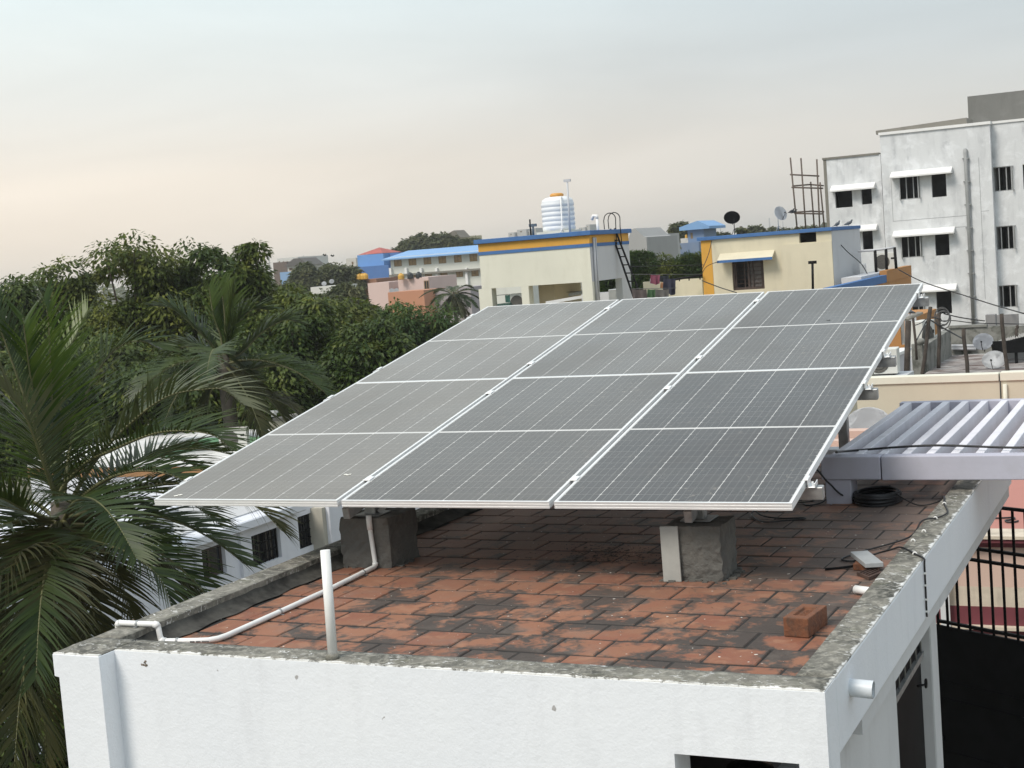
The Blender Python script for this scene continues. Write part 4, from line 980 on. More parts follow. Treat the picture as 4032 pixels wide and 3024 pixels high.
for t in (0.15, 0.5, 0.9):
    c = p.lerp(q, t); MB().tube([c, (c.x, c.y, pw[3]-0.05)], 0.03, 6).build('post', M_IRON, rl)
rod(3199, 1033, 3201, 1150, 58, 0.05, 'washing_post', 'black T-topped post in front of the cream wall', 'post', M_IRON, None, 'T')
# dishes
D1 = at(2882, 856, 63); b_ = at(2893, 922, 63)
dish(D1, 31/FPX*63*1.02, (0.42, -0.9, 0.18), 'black satellite dish with white lettering on the cream house roof', (b_.x, b_.y, hz+0.15), M_IRON, 'SUN HD', plain('dish_letter', (0.7, 0.7, 0.7)), sq=0.8)
D2 = at(3074, 839, 63.5); b_ = at(3066, 908, 63.5)
dish(D2, 29/FPX*63.5, (0.75, -0.6, 0.35), 'tilted pale grey dish with white tripod on the cream house roof', (b_.x, b_.y, hz+0.15), sq=1.0)
# pigeons
M_PIG = plain('pigeon_grey', (0.09, 0.10, 0.11), 0.7, 0.3, 20)
def pigeon(p, ang, s_, lab, name='pigeon', mat=M_PIG, cat='pigeon', grp='birds perched on the roofs'):
    root = thing(name, p, lab, cat, grp); root.rotation_euler = (0,0,ang)
    bod = [(-0.17,0.055,0.012),(-0.10,0.075,0.035),(-0.02,0.10,0.062),(0.06,0.125,0.062),(0.10,0.155,0.042),(0.115,0.195,0.03),(0.135,0.215,0.030),(0.155,0.215,0.016),(0.185,0.205,0.004)]
    MB().tube([(x*s_,0,z*s_) for x,z,_ in bod], [r*s_ for *_,r in bod], 10).build('body', mat, root, local=True)
    MB().add([(-0.14*s_,-0.012*s_,0.06*s_),(-0.27*s_,-0.035*s_,0.02*s_),(-0.27*s_,0.035*s_,0.02*s_),(-0.14*s_,0.012*s_,0.06*s_),(-0.2*s_,0,0.05*s_)],[(0,1,4),(1,2,4),(2,3,4),(3,0,4)]).build('tail', mat, root, local=True)
    for sg in (-1,1): MB().tube([(0.0,sg*0.025*s_,0.08*s_),(0.01*s_,sg*0.025*s_,0.0)],0.007*s_,5).build('leg', plain('bird_leg',(0.25,0.10,0.08),0.7), root, local=True)
    return root
pA = at(3296, 885, 63); pB = at(3341, 882, 63)
pigeon((pA.x, pA.y, hz+0.15), R(60), 1.15, 'upright pigeon on the blue roof edge, left of the pair')
pigeon((pB.x, pB.y, hz+0.15), R(10), 1.15, 'stooping pigeon on the blue roof edge, right of the pair')
# blue and orange parapet running back beside it
xq = at(3269, 1127, 52).x
ra = onx(*k4(1480, 835), xq); rb_ = onx(*k4(1965, 735), xq); rc = onx(*k4(2180, 672), xq)
op = thing('terrace_parapet', (xq, ra.y, GZ), 'orange terrace parapet with a blue top band running back from the cream house', 'parapet')
zp = rb_.z
box((xq-0.25, ra.y, GZ), (xq, rc.y, zp-0.32)).build('wall', M_ORG, op)
box((xq-0.27, ra.y, zp-0.318), (xq+0.02, rb_.y, zp)).build('blue_band', M_BLUE, op)
box((xq-0.27, rb_.y+0.02, zp-0.318), (xq+0.03, rc.y, zp+0.18)).build('end_block', M_ORG, op)
rl = thing('iron_rail_frame', (xq-0.6, rb_.y-1, zp-0.3), 'black iron rail frame above the orange parapet', 'rail')
tops = [at(*k4(x, y), 63) for x, y in ((1720, 530), (1870, 520), (1965, 508), (2040, 495))]
bots = [at(*k4(x, y), 63) for x, y in ((1740, 720), (1882, 720), (1972, 690), (2055, 680))]
MB().tube(tops, 0.05, 6).build('top_rail', M_GREYW, rl)
for p, q in list(zip(tops, bots))[1:]: MB().tube([p, q], 0.07, 6).build('post', M_IRON, rl)
p = at(*k4(1960, 700), 64); tag(box((hx1+0.52, yH-1, GZ), (xq-0.28, rc.y, p.z)).build('side_terrace', M_GREYW), 'grey side terrace between the cream house and the orange parapet', 'terrace'); ac_unit((p.x, p.y, p.z), 0.95, 0.80, 0.35, R(8), 'air conditioner behind the iron rail frame by the white block')
p, q = at(*k4(1730, 640), 63), at(*k4(1775, 755), 63)
tag(box((p.x, p.y, q.z-1.4), (q.x+0.05, p.y+0.4, p.z)).build('white_cabinet', M_WHITE, bevel=0.02), 'small white cabinet at the right side of the cream house', 'cabinet')

# =================================================================== WHITE APARTMENT BLOCK (unfinished)
yW = at(3463, 535, 74).y
ab = thing('apartment_block', (ony(3600, 900, yW).x, yW+4, GZ), 'tall unfinished apartment block of patchy white plaster with sunshades', 'building')
def zW(u, v, y): return ony(u, v, y).z
yA, yC = yW+0.5, yW+0.6
ax0, ax1 = ony(3243, 640, yA).x, ony(3466, 610, yA).x
mx0, mx1 = ony(3464, 535, yW).x, ony(3896, 490, yW).x
zA, zM = zW(3300, 624, yA), zW(3470, 533, yW)
zC = zW(3900, 489, yC)
holesA = [RY(yA, k5, 442, 1055, 610, 1218), RY(yA, k5, 687, 1035, 792, 1190), RY(yA, k5, 697, 1448, 803, 1612)]
st_h = holesA[1][3]-holesA[2][3]
holesA.append((holesA[0][0], holesA[0][1], holesA[0][2]-st_h, holesA[0][3]-st_h))
holesM = [RY(yW, k5, 1035, 918, 1245, 1140), RY(yW, k5, 1340, 888, 1488, 1120), RY(yW, k6, 915, 60, 1155, 296), RY(yW, k6, 1275, 35, 1435, 275), RY(yW, k6, 1290, 660, 1460, 886)]
d1 = holesM[3][3]-holesM[4][3]
holesM.append((holesM[2][0], holesM[2][1], holesM[2][2]-d1, holesM[2][3]-d1))
holesC = [RY(yC, k5, 1905, 852, 2115, 1065), RY(yC, k5, 1925, 1405, 2135, 1612), RY(yC, k6, 1910, 600, 2150, 822), RY(yC, k5, 2195, 825, 2290, 1050)]
shell(MB(), ax0, ax1, yA, yW+9, GZ, zA, holesA).build('left_wing', M_UNP, ab)
shell(MB(), mx0, mx1, yW, yW+9, GZ, zM, holesM).build('middle_wing', M_UNP, ab)
shell(MB(), mx1+0.005, mx1+9, yC, yW+9, GZ, zC, holesC).build('right_wing', M_UNP, ab)
MB().box((ax0-0.06, yA-0.06, zA), (ax1-0.08, yW+9, zA+0.10)).build('left_coping', M_RAWC, ab)
MB().box((mx0-0.06, yW-0.08, zM), (mx1+0.05, yW+9, zM+0.14)).build('middle_coping', M_WHITE, ab)
MB().box((mx1+0.055, yC-0.06, zC), (mx1+9, yW+9, zC+0.12)).build('right_coping', M_WHITE, ab)
MB().box((ax0-0.02, yA-0.015, GZ), (ax0+0.14, yA-0.001, zA-0.01)).build('bare_column_edge', M_RAWC, ab)
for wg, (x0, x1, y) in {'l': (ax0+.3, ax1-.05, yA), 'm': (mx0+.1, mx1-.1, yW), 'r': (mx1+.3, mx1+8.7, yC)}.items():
    box((x0, y+1.6, GZ), (x1, y+1.65, min(zA, zC)-0.2)).build('dark_backing', M_DARK, ab)  # dark sheets added behind the openings so they read black
for h in holesA[1:3]+[holesM[1], holesM[3], holesM[4]]:
    pass
def sash(h, y, opened=True):
    f = window(ab, h, y, M_ALUM, 0.10, 2, 0.045)
    wd = (h[1]-h[0])/3
    for sx, sgn in ((h[0], 1), (h[1], -1)):
        m = MB(); d = 0.75*wd
        p0 = Vector((sx, y+0.09, h[2])); dx = sgn*0.12*wd
        for z0, z1 in ((h[2], h[2]+0.05), (h[3]-0.05, h[3])): m.add([p0+Vector((0,0,z0-h[2])), p0+Vector((dx,-d,z0-h[2])), p0+Vector((dx,-d,z1-h[2])), p0+Vector((0,0,z1-h[2])), p0+Vector((0.04,0,z0-h[2])), p0+Vector((dx+0.04,-d,z0-h[2])), p0+Vector((dx+0.04,-d,z1-h[2])), p0+Vector((0.04,0,z1-h[2]))], [(0,1,2,3),(7,6,5,4),(0,4,5,1),(2,6,7,3),(1,5,6,2)])
        m.box((sx, y+0.045, h[2]), (sx+0.05*sgn, y+0.088, h[3])); m.box((sx+dx, y+0.09-d-0.04, h[2]), (sx+dx+0.05*sgn, y+0.09-d, h[3]))
        s_ = m.build('sash', M_ALUM, f)
    return f
for h in (holesM[0], holesM[2], holesM[5]): sash(h, yW)
for h in holesC[:3]: sash(h, yC)
def shade(y, k, xa, ya, xb, yb, dep=0.55):
    h = RY(y-dep, k, xa, ya, xb, yb); zb = h[2]
    MB().prism([(y-0.003, zb+0.36), (y-0.003, zb+0.02), (y-dep, zb), (y-dep, zb+0.11)], 'x', h[0], h[1]).build('sunshade', M_WHITE, ab, bevel=0.02)
shade(yW, k5, 950, 880, 1530, 905); shade(yW, k5, 972, 1440, 1555, 1468); shade(yW, k6, 1140, 620, 1500, 652)
shade(yA, k5, 392, 1020, 810, 1048, 0.5); shade(yA, k5, 560, 1418, 830, 1440, 0.5)
def vert_pipe(u0, v0, u1, v1, y, r, mat, parent):
    p = ony(u0, v0, y); zb = ony(u1, v1, y).z
    m = MB().tube([p+Vector((-0.0, 0.25, 0.0)), p+Vector((0,0.04,0.02)), p+Vector((0,0,-0.1)), Vector((p.x, p.y, zb))], r, 10)
    for z in range(0, 12):
        zz = p.z-0.4-z*1.15
        if zz > zb: m.box((p.x-r*1.7, p.y-r*0.6, zz-0.03), (p.x+r*1.7, p.y+0.2, zz+0.03))
    return m.build('drain_pipe', mat, parent)
vert_pipe(3100+1660/2.37, 300+692/2.37, 3826, 1290, yW-0.14, 0.095, plain('grey_drain_pipe', (0.30, 0.31, 0.31), 0.5), ab)
m = MB()                                     # shadow of shallow plaster grooves, painted as thin dark strips
def groove(x0, z0, x1, z1): m.box((min(x0,x1)-0.012, yW-0.006, min(z0,z1)-0.012), (max(x0,x1)+0.012, yW-0.0005, max(z0,z1)+0.012))
g1 = RY(yW, k5, 965, 920, 1675, 1300)
for zz in (g1[2], g1[2]-0.55): groove(g1[0], zz, g1[1], zz)
groove(g1[0], g1[2], g1[0], g1[3]); g2 = RY(yW, k5, 1695, 770, 1885, 1330)
for xx in (g2[0], g2[0]+1.0*(g2[1]-g2[0])/1.8): groove(xx, g2[2]-4, xx, g2[3])
groove(g2[0]+1.0*(g2[1]-g2[0])/1.8, g2[2]+0.4, g2[1], g2[2]+0.4)
m.build('plaster_lines', plain('plaster_line_shadow', (0.34, 0.35, 0.36), 0.9), ab)
gt = RY(yW+4, k5, 1680, 190, 2600, 470)
box((gt[0], yW+4, zM+0.141), (gt[1]+6, yW+8.5, gt[3])).build('roof_tower', paint('bare_grey_concrete', (0.155, 0.155, 0.145), 0.6, (0.09,0.09,0.085), 0.5, 0.3, 6, 0.02, 0.4, (0.22,0.22,0.21)), ab)
rs = RY(yW+1.5, k5, 835, 500, 1680, 400)
MB().prism([(rs[0], zM+0.143), (rs[0], zM+0.34), (rs[1], zM+0.52), (rs[1], zM+0.143)], 'y', yW+1.2, yW+3.6).build('roof_slab', M_RAWC, ab)
# steel rods of an unfinished column beside it
rd = thing('column_reinforcement', at(3190, 900, 73), 'tall bare steel rods of an unfinished column left of the white block', 'steel rods')
M_RUST = plain('rusty_rod', (0.11, 0.085, 0.07), 0.8, 0.3, 3)
rp = [((28,760),(96,1470)),((127,765),(176,1470)),((275,775),(304,1450)),((218,985),(256,1460)),((305,990),(350,1455))]
Ds = (73, 73, 73, 73.7, 73.7)
for (a, b), dd in zip(rp, Ds): MB().tube([at(*k5(*a), dd), at(*k5(*b), dd)], 0.045, 6).build('rod', M_RUST, rd)
for a, b, dd in (((25,918),(298,932),73),((40,1038),(335,1046),73),((45,1025),(225,1010),73.4),((225,1012),(340,1022),73.7),((65,1280),(340,1285),73),((70,1270),(250,1258),73.4),((250,1262),(345,1265),73.7)):
    MB().tube([at(*k5(*a), dd), at(*k5(*b), dd)], 0.04, 6).build('tie', M_RUST, rd)
cr_ = at(3116, 832, 72.5)
for q, lab in (((3116, 837), 'small dark bird on the tip of the tilted dish'), ((3128, 838), 'small dark bird on a tie of the steel rods')):
    w_ = at(*q, 72.8 if 'rods' in lab else 63.2); pigeon((w_.x, w_.y, w_.z-0.05), R(40), 0.95, lab, 'crow', plain('crow_black', (0.02,0.02,0.022), 0.6), 'bird')

# =================================================================== RIGHT: GATE, PINK HOUSE, CREAM WALL, OLD TERRACE
P0 = onx(*k8(1128, 745), -0.62); P1 = onz(4032, 2526, P0.z)
gd = (P1-P0); gd.z = 0; gd.normalize(); gn = gd.cross(Vector((0,0,1)))
gate = thing('iron_gate', (P0.x, P0.y, GZ), 'tall black sheet iron gate with open bars above beside the white column', 'gate')
GL = 2.6
m = MB().bar(P0-Vector((0,0,1.6))-gd*0.5, P0+gd*GL-Vector((0,0,1.6)), 0.02, 3.2); m.build('sheet', M_IRON, gate)
for z in (-0.42, -0.55, -0.95, -1.08, -1.5): MB().bar(P0+gd*0.02+gn*0.012+Vector((0,0,z)), P0+gd*GL+gn*0.012+Vector((0,0,z)), 0.012, 0.012).build('ridge', M_IRON, gate)
ztop = onpl(*ka(1120, 300), P0, gn).z
zr = [onpl(*ka(1000, y), P0, gn).z for y in (715, 625)]
bars = [onpl(*ka(x, 1240), P0, gn) for x in (578, 652, 735, 822, 908, 998, 1086, 1180)]
st_ = (bars[-1]-bars[2]).length/5
bp = [bars[0], bars[1]]+[bars[2]+gd*st_*k for k in range(0, 16)]
for b in bp: MB().bar((b.x, b.y, P0.z-0.02), (b.x, b.y, ztop), 0.018, 0.018).build('bar', M_IRON, gate)
for z in zr+[ztop, P0.z+0.03]: MB().bar(Vector((P0.x, P0.y, z)), Vector((P0.x, P0.y, z))+gd*GL, 0.022, 0.022).build('rail', M_IRON, gate)
bq = onpl(*k8(1150, 1462), P0, gn)
MB().bar(bq-gd*0.035+gn*0.02, bq+gd*0.03+gn*0.02, 0.03, 0.035).build('bolt', M_IRON, gate)
hq = onx(*k8(1030, 1118), xw-0.01)
tag(MB().tube([hq+Vector((0.012, 0.020*math.cos(t), 0.020*math.sin(t))) for t in [2*PI*k/16 for k in range(16)]], 0.005, 6, closed=True).tube([hq+Vector((-0.02,-0.05,0)), hq+Vector((0.012,-0.018,0))], 0.006, 6).build('latch_ring', M_IRON), 'small black ring latch on the column beside the dark door', 'latch')
# pink house
yP = at(3912, 2101, 15.5).y
ph = thing('pink_house', (2.5, yP+3, GZ), 'pink plastered house with maroon mouldings and a pink red roof terrace', 'house')
def zP(y_ca, x_ca=1000): return ony(*ka(x_ca, y_ca), yP).z
zt_p = zP(487)
pxl = ony(*ka(640, 1000), yP).x-2.2; pxr = 12
box((pxl, yP, zP(900)), (pxr, yP+0.2, zP(588))).build('upper_wall', M_PINK, ph)
box((pxl, yP-0.004, zP(1052)), (pxr, yP+0.2, zP(900)-0.001)).build('stained_band', M_STAIN, ph)
box((pxl, yP-0.02, zP(1190)), (pxr, yP+0.2, zP(1052)-0.001)).build('maroon_dado', M_MAROON, ph)
box((pxl, yP-0.10, zP(1215)), (pxr, yP+0.2, zP(1190)-0.001)).build('white_ledge', M_STAIN, ph)
box((pxl, yP-0.02, zP(1260)), (pxr, yP+0.2, zP(1215)-0.001)).build('maroon_band', M_MAROON, ph)
box((pxl, yP-0.012, GZ), (pxr, yP+0.2, zP(1260)-0.001)).build('lower_wall', M_PINK, ph)
for y0, y1, d in ((588, 565, 0.05), (564, 543, 0.09), (542, 512, 0.14)): box((pxl, yP-d, zP(y0)), (pxr, yP+0.2, zP(y1)-0.001)).build('cornice_moulding', M_MAROON, ph)
box((pxl, yP-0.16, zP(511)), (pxr, yP+0.25, zt_p)).build('cornice_top', M_STAIN, ph)
box((pxl, yP+0.251, zt_p-0.2), (pxr, yP+8.2, zt_p-0.01)).build('roof_terrace', M_PINKR, ph)
px_a, px_b = ony(*ka(588, 1000), yP-0.12).x, ony(*ka(660, 1000), yP-0.12).x
box((px_a, yP-0.12, GZ), (px_b, yP-0.101, zP(588))).build('white_pilaster', M_SHADEW, ph)
tag(MB().tube(wob([onz(*ka(*q), zt_p+0.004) for q in ((960,372),(1060,370),(1150,366),(1158,376),(1120,385),(1090,390),(1110,402),(1160,400),(1190,392))], 8), 0.010, 6).build('terrace_wire', M_BLACK), 'curled dark wire lying on the pink terrace', 'wire')
# little pink stair parapets showing beside the panel corner
pz = at(*k7(560, 705), 19)
tag(box((pz.x-0.9, pz.y, pz.z-0.13), (pz.x+0.45, pz.y+0.25, pz.z)).build('pink_ledge', M_PINK), 'pale pink ledge seen just right of the panel edge', 'ledge')
tag(box((pz.x-0.9, pz.y+0.3, pz.z-2.0), (pz.x+0.6, pz.y+0.5, pz.z-0.14)).build('maroon_wall', M_MAROON), 'dark maroon wall under the pink ledge by the pergola', 'wall')
pz2 = at(*k7(480, 797), 18)
tag(box((pz2.x-0.6, pz2.y, pz2.z-0.9), (pz2.x+0.3, pz2.y+0.2, pz2.z)).build('pink_step', M_PINK), 'lower pale pink step behind the pergola beam', 'step')
# cream boundary wall
yK = at(3700, 1480, 24).y
cw = thing('cream_wall', (ony(3900,1500,yK).x, yK, GZ), 'long cream roof wall with a coping line behind the pergola', 'wall')
zk = ony(3800, 1474, yK).z; cx0 = ony(3378, 1640, yK).x
box((cx0, yK, GZ), (cx0+16, yK+0.2, zk-0.13)).build('wall', paint('buff_cream_plaster', (0.56, 0.52, 0.41), 0.35, (0.42, 0.38, 0.30), 1.1, 0.2, 18, 0.01), cw)
cjx = ony(*k7(1978, 160), yK).x
box((cx0-0.02, yK-0.03, zk-0.128), (cjx-0.01, yK+0.23, zk)).build('coping', M_CREAM2, cw, bevel=0.01)
box((cjx+0.01, yK-0.03, zk-0.128), (cx0+16, yK+0.23, zk+0.015)).build('coping', M_CREAM2, cw, bevel=0.01)
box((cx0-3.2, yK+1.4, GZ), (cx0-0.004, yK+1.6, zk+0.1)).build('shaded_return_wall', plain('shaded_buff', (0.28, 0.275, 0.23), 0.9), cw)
MB().tube([ony(*k7(2030, 265), yK-0.04), ony(*k7(2032, 420), yK-0.04)+Vector((0,0,-0.6))], 0.035, 8).build('pipe', M_CREAM2, cw)
MB().tube([ony(*k7(1983, 170), yK-0.012), ony(*k7(1990, 420), yK-0.012)+Vector((0,0,-0.6))], 0.010, 6).build('cable', M_BLACK, cw)
dz = at(*k7(755, 660), 22.5)
dish(dz, 0.36, (0.1, -0.85, 0.5), 'grey dish rising behind the pergola end, against the cream wall', (dz.x, dz.y+0.1, dz.z-0.9), sq=0.9, arm=False)
# air conditioner and white stair wall left of the old terrace
p = at(*k7(890, 178), 30); tag(box((p.x-0.9, p.y-0.4, GZ), (p.x+0.5, p.y+0.8, p.z-0.02)).build('low_roof_block', M_GREYW), 'pale low roof block carrying the boxy air conditioner', 'roof block'); ac_unit((p.x, p.y, p.z-0.02), 0.62, 0.55, 0.5, R(4), 'boxy air conditioner seen just above the cream wall end')
q0, q1 = at(*k6(640, 1440), 31), at(*k6(1020, 1270), 37)
wv2 = thing('white_stair_wall', (q0.x, q0.y, GZ), 'sloping topped white wall between the panel edge and the old terrace', 'wall')
m = MB(); a, b = q0, q1
m.add([(a.x,a.y,GZ),(b.x,b.y,GZ),(b.x,b.y,b.z),(a.x,a.y,a.z),(a.x-0.2,a.y,GZ),(b.x-0.2,b.y,GZ),(b.x-0.2,b.y,b.z),(a.x-0.2,a.y,a.z)], [(0,1,2,3),(7,6,5,4),(3,2,6,7),(0,3,7,4),(1,5,6,2)])
m.build('wall', paint('lilac_grey_plaster', (0.50, 0.49, 0.51), 0.4, (0.33,0.32,0.33), 1.5, 0.2), wv2)
MB().bar(a+Vector((-0.1,0,0.03)), b+Vector((-0.1,0,0.03)), 0.28, 0.07).build('coping', M_WHITE, wv2)
# mustard and grey strip house behind it
ys = at(*k6(860, 1200), 48).y
xs0, xs1 = ony(*k6(780, 1200), ys).x, ony(*k6(1055, 1100), ys).x
sh = thing('mustard_house', ((xs0+xs1)/2, ys, GZ), 'narrow mustard and grey house face seen under the panel corner', 'house')
shh = RY(ys, k6, 915, 960, 970, 1215)
shell(MB(), xs0, xs1, ys, ys+5, GZ, ony(*k6(1040, 940), ys).z, [shh]).build('wall', M_ORG, sh)
box((shh[0]-0.05, ys-0.02, GZ), (shh[1]+0.35, ys-0.002, shh[3]+0.3)).build('grey_face', M_GREYW, sh) if False else None
window(sh, shh, ys, M_ALUM, 0.05, 1, 0.05, M_GLASS)
box((shh[1]+0.02, ys-0.02, GZ), (shh[1]+0.4, ys-0.003, shh[3]+0.2)).build('grey_strip', M_GREYW, sh)
aw_ = at(*k6(990, 935), 46); 
MB().bar(at(*k6(970, 955), 46), at(*k6(1130, 880), 46), 0.5, 0.06).build('awning_board', M_RAWC, sh)
pc = at(*k6(1022, 905), 45.8); pigeon((pc.x, pc.y, pc.z), R(200), 1.0, 'dark pigeon on the little board under the panel corner')
# old terrace with poles and dishes
zO = at(3795, 1462, 40).z
of = [onz(*kf(x, y), zO) for x, y in ((240,1375),(700,1040),(900,1005),(1560,1010),(2300,1010),(2300,1375))]
old = thing('old_terrace_house', (of[0].lerp(of[4], 0.5).x, of[0].y+2, GZ), 'old house with flaking roof terrace and black stained parapets', 'house')
m = MB(); poly = [(p.x, p.y) for p in (onz(*kf(-60,1600), zO), onz(*kf(420,1230), zO), onz(*kf(770,1005), zO), onz(*kf(2600,985), zO), onz(*kf(2600,1600), zO))]
m.prism(poly, 'z', GZ, zO); m.build('roof_terrace', None, old)
def m_flaky():
    mt, t, b = new_mat('flaking_terrace'); p = pos(t)
    f = rng(t, noise(t, p, 2.6, 8, 0.7, 1.0, (0.45, 1.3, 1)), 0.42, 0.60)
    c = mixc(t, f, (0.125, 0.085, 0.075), (0.46, 0.44, 0.42)); c = mixc(t, rng(t, noise(t, p, 1.2, 4), 0.5, 0.7), c, (0.10, 0.085, 0.08))
    t.links.new(c, b.inputs['Base Color']); b.inputs['Roughness'].default_value = 0.95; return mt
old.children[0].data.materials.append(m_flaky())
yO = onz(*kf(900, 1005), zO).y
bw = RY(yO, kf, 690, 475, 1490, 1005)
box((bw[0], yO, zO), (bw[1]+0.5, yO+0.2, bw[3])).build('back_parapet', M_MOSSW, old)
box((bw[0]-0.02, yO-0.05, bw[3]), (bw[1], yO+0.25, bw[3]+0.07)).build('back_coping', M_MOSSW, old)
for yy in (830, 885): 
    p, q = ony(*kf(750, yy), yO-0.1), ony(*kf(1240, yy), yO-0.1); MB().tube([p, q], 0.05, 8).build('pipe', M_GREYW, old)
e0, e1 = onz(*kf(200, 1340), zO), onz(*kf(690, 1040), zO)
zt_o = bw[3]
m = MB().bar(Vector((e0.x, e0.y, (zO+zt_o)/2-0.1)), Vector((e1.x, e1.y, (zO+zt_o)/2)), 0.2, zt_o-zO); m.build('left_parapet', M_MOSSW, old)
lw = RY(e0.y-0.3, kf, -60, 800, 185, 1380); box((lw[0], e0.y-0.3, GZ), (lw[1], e0.y-0.1, lw[3])).build('corner_wall', M_MOSSW, old)
MB().lathe([(0.13,0),(0.13,0.12),(0.09,0.16)], 12, ony(*kf(120, 795), e0.y-0.2)).build('pot_finial', M_MOSSW, old)
rw = RY(yO-2.0, kf, 1590, 900, 2400, 1345); box((rw[0], yO-2.0, zO), (rw[1]+2, yO-1.85, rw[3])).build('right_parapet', paint('grey_stained_plaster', (0.40, 0.39, 0.385), 0.7, (0.2,0.2,0.2), 1.0, 0.3), old)
b2w = RY(yO+1.0, kf, 1640, 445, 2400, 800); box((b2w[0], yO+1.0, zO), (b2w[1]+2, yO+1.2, b2w[3])).build('mossy_wall', M_MOSSW, old)
sg = RY(yO+0.6, kf, 1432, 208, 1650, 620); box((sg[0], yO+0.6, zO), (sg[1], yO+1.0, sg[3])).build('grey_pier', paint('grey_pier_plaster', (0.24, 0.235, 0.235), 0.7, (0.13,0.13,0.13), 1.2, 0.3), old)
sg2 = RY(yO+1.6, kf, 1650, 208, 2110, 470); box((sg2[0], yO+1.6, zO), (sg2[1], yO+1.7, sg2[3])).build('hung_sheet', paint('grey_pier_plaster', (0,0,0)), old)
rf = thing('corrugated_roof', at(*kf(1590, 890), 41), 'corrugated lean-to roof on black beams at the old terrace', 'lean-to roof')
a, b, c, d = at(*kf(1560, 805), 41), at(*kf(2300, 620), 41), at(*kf(2300, 535), 43), at(*kf(1650, 745), 43)
m = MB(); nC = 40; vs = []
for i in range(nC+1):
    t = i/nC; h = 0.03*math.sin(i*2.2)
    p, q = a.lerp(b, t), d.lerp(c, t); vs += [(p.x, p.y, p.z+h), (q.x, q.y, q.z+h)]
m.add(vs, [(2*i, 2*i+2, 2*i+3, 2*i+1) for i in range(nC)], True); m.build('sheet', paint('grey_corrugated', (0.36,0.35,0.33), 0.6, (0.15,0.14,0.13), 2), rf)
MB().bar(a+Vector((0,0,-0.05)), b+Vector((0,0,-0.05)), 0.08, 0.09).build('beam', M_IRON, rf)
p, q = at(*kf(1590, 860), 41), at(*kf(2300, 830), 41); MB().bar(p, q, 0.1, 0.35).build('lower_beam', M_IRON, rf)
for x in (1595, 2040):
    p = at(*kf(x, 790 if x < 1700 else 690), 41.05); MB().bar(p, Vector((p.x, p.y, p.z-0.7)), 0.08, 0.08).build('post', M_IRON, rf)
polD = [((318,40),(175,1380),39.5,'leaning weathered pole left of the knotted wires'), ((505,170),(485,1195),41,'dark pole carrying the knotted wires'), ((990,480),(1075,1350),39.5,'pole in front of the flaking terrace'), ((1752,180),(1878,1335),39.3,'tall pole right of the grey dishes'), ((2080,415),(2050,610),42,'short dark post above the corrugated roof')]
for a, b, D, lab in polD:
    p, q = at(*kf(*a), D), at(*kf(*b), D); root = thing('wooden_pole', q, lab, 'pole', 'weathered poles on the old terrace')
    pts_ = [p.lerp(q, t)+Vector((rnd.uniform(-.02,.02), 0, 0)) for t in (0,.2,.4,.6,.8,1)]
    MB().tube(pts_+[Vector((q.x, q.y, q.z-0.12))], 0.055 if D < 41.5 else 0.045, 7).build('shaft', M_WOOD, root)
for a, b, D, lab in (((1000,965),(985,1525),34,'weathered stake against the white stair wall'), ((1050,935),(1080,1215),38,'thin stake behind the white stair wall')):
    p, q = at(*k6(*a), D), at(*k6(*b), D); root = thing('wooden_stake', q, lab, 'stake'); MB().tube([p, q, Vector((q.x,q.y,q.z-0.4))], 0.07 if 'white stair wall' in lab and 'thin' not in lab else 0.035, 7).build('shaft', M_WOOD, root)
M_LET = plain('dish_letter', (0.7,0.7,0.7))
da = at(*kf(1385, 740), 42); dish(da, 200/5.12/FPX*42, (-0.05, -0.93, 0.36), 'grey lettered satellite dish nearer the mossy parapet', at(*kf(1420, 945), 42), plain('blue_grey_dish', (0.36,0.39,0.44), 0.5, 0.08, 4), 'TATA SKY', M_LET, sq=0.86, legs=False)
db = at(*kf(1605, 1105), 40); dish(db, 238/5.12/FPX*40, (-0.12, -0.93, 0.36), 'larger plain grey dish in front of the stained right parapet', at(*kf(1625, 1345), 40), sq=0.78, legs=False)
p = at(*kf(320, 1030), 42.5); ac_unit((p.x, p.y, p.z), 0.85, 1.05, 0.4, R(75), 'air conditioner on the stained wall by the leaning pole')
# wires
def wire(pts, r, lab, D=None):
    P = [at(*q) for q in pts]; tag(MB().tube(wob(P, 8), r, 5).build('overhead_wire', M_BLACK if r > 0.012 else plain('grey_wire', (0.10,0.10,0.10), 0.7)), lab, 'wire', 'wires strung between the roofs')
def kw(k, x, y, D): u, v = k(x, y); return (u, v, D)
wire([kw(kf,600,180,41), kw(kf,900,250,41.5), kw(kf,1150,290,42), kw(kf,1420,325,42.5)], 0.018, 'upper wire from the knotted pole to the grey pier')
wire([kw(kf,500,330,41), kw(kf,800,320,41.5), kw(kf,1130,360,42), kw(kf,1500,375,42.5), kw(kf,2230,390,43)], 0.014, 'lower wire from the knotted pole past the grey pier')
wire([kw(kf,310,240,39.6), kw(kf,450,265,40.5), kw(kf,500,280,41)], 0.014, 'short wire between the leaning pole and the knotted pole')
wire([kw(kf,290,285,39.6), kw(kf,520,430,41), kw(kf,640,500,41.5), kw(kf,860,620,41), kw(kf,990,690,39.6)], 0.022, 'heavy wire sagging from the leaning pole across the mossy corner')
wire([kw(kf,250,320,39.6), kw(kf,150,520,39), kw(kf,50,710,38)], 0.018, 'guy wire running down left from the leaning pole')
wire([kw(kf,0,420,38), kw(kf,130,370,39), kw(kf,245,290,39.6)], 0.014, 'thin wire rising to the leaning pole')
wire([kw(k6,900,430,60), kw(k6,1160,560,58), kw(k6,1650,720,52), kw(k6,1900,800,48), kw(k6,2212,890,44)], 0.022, 'long wire sloping down across the white block')
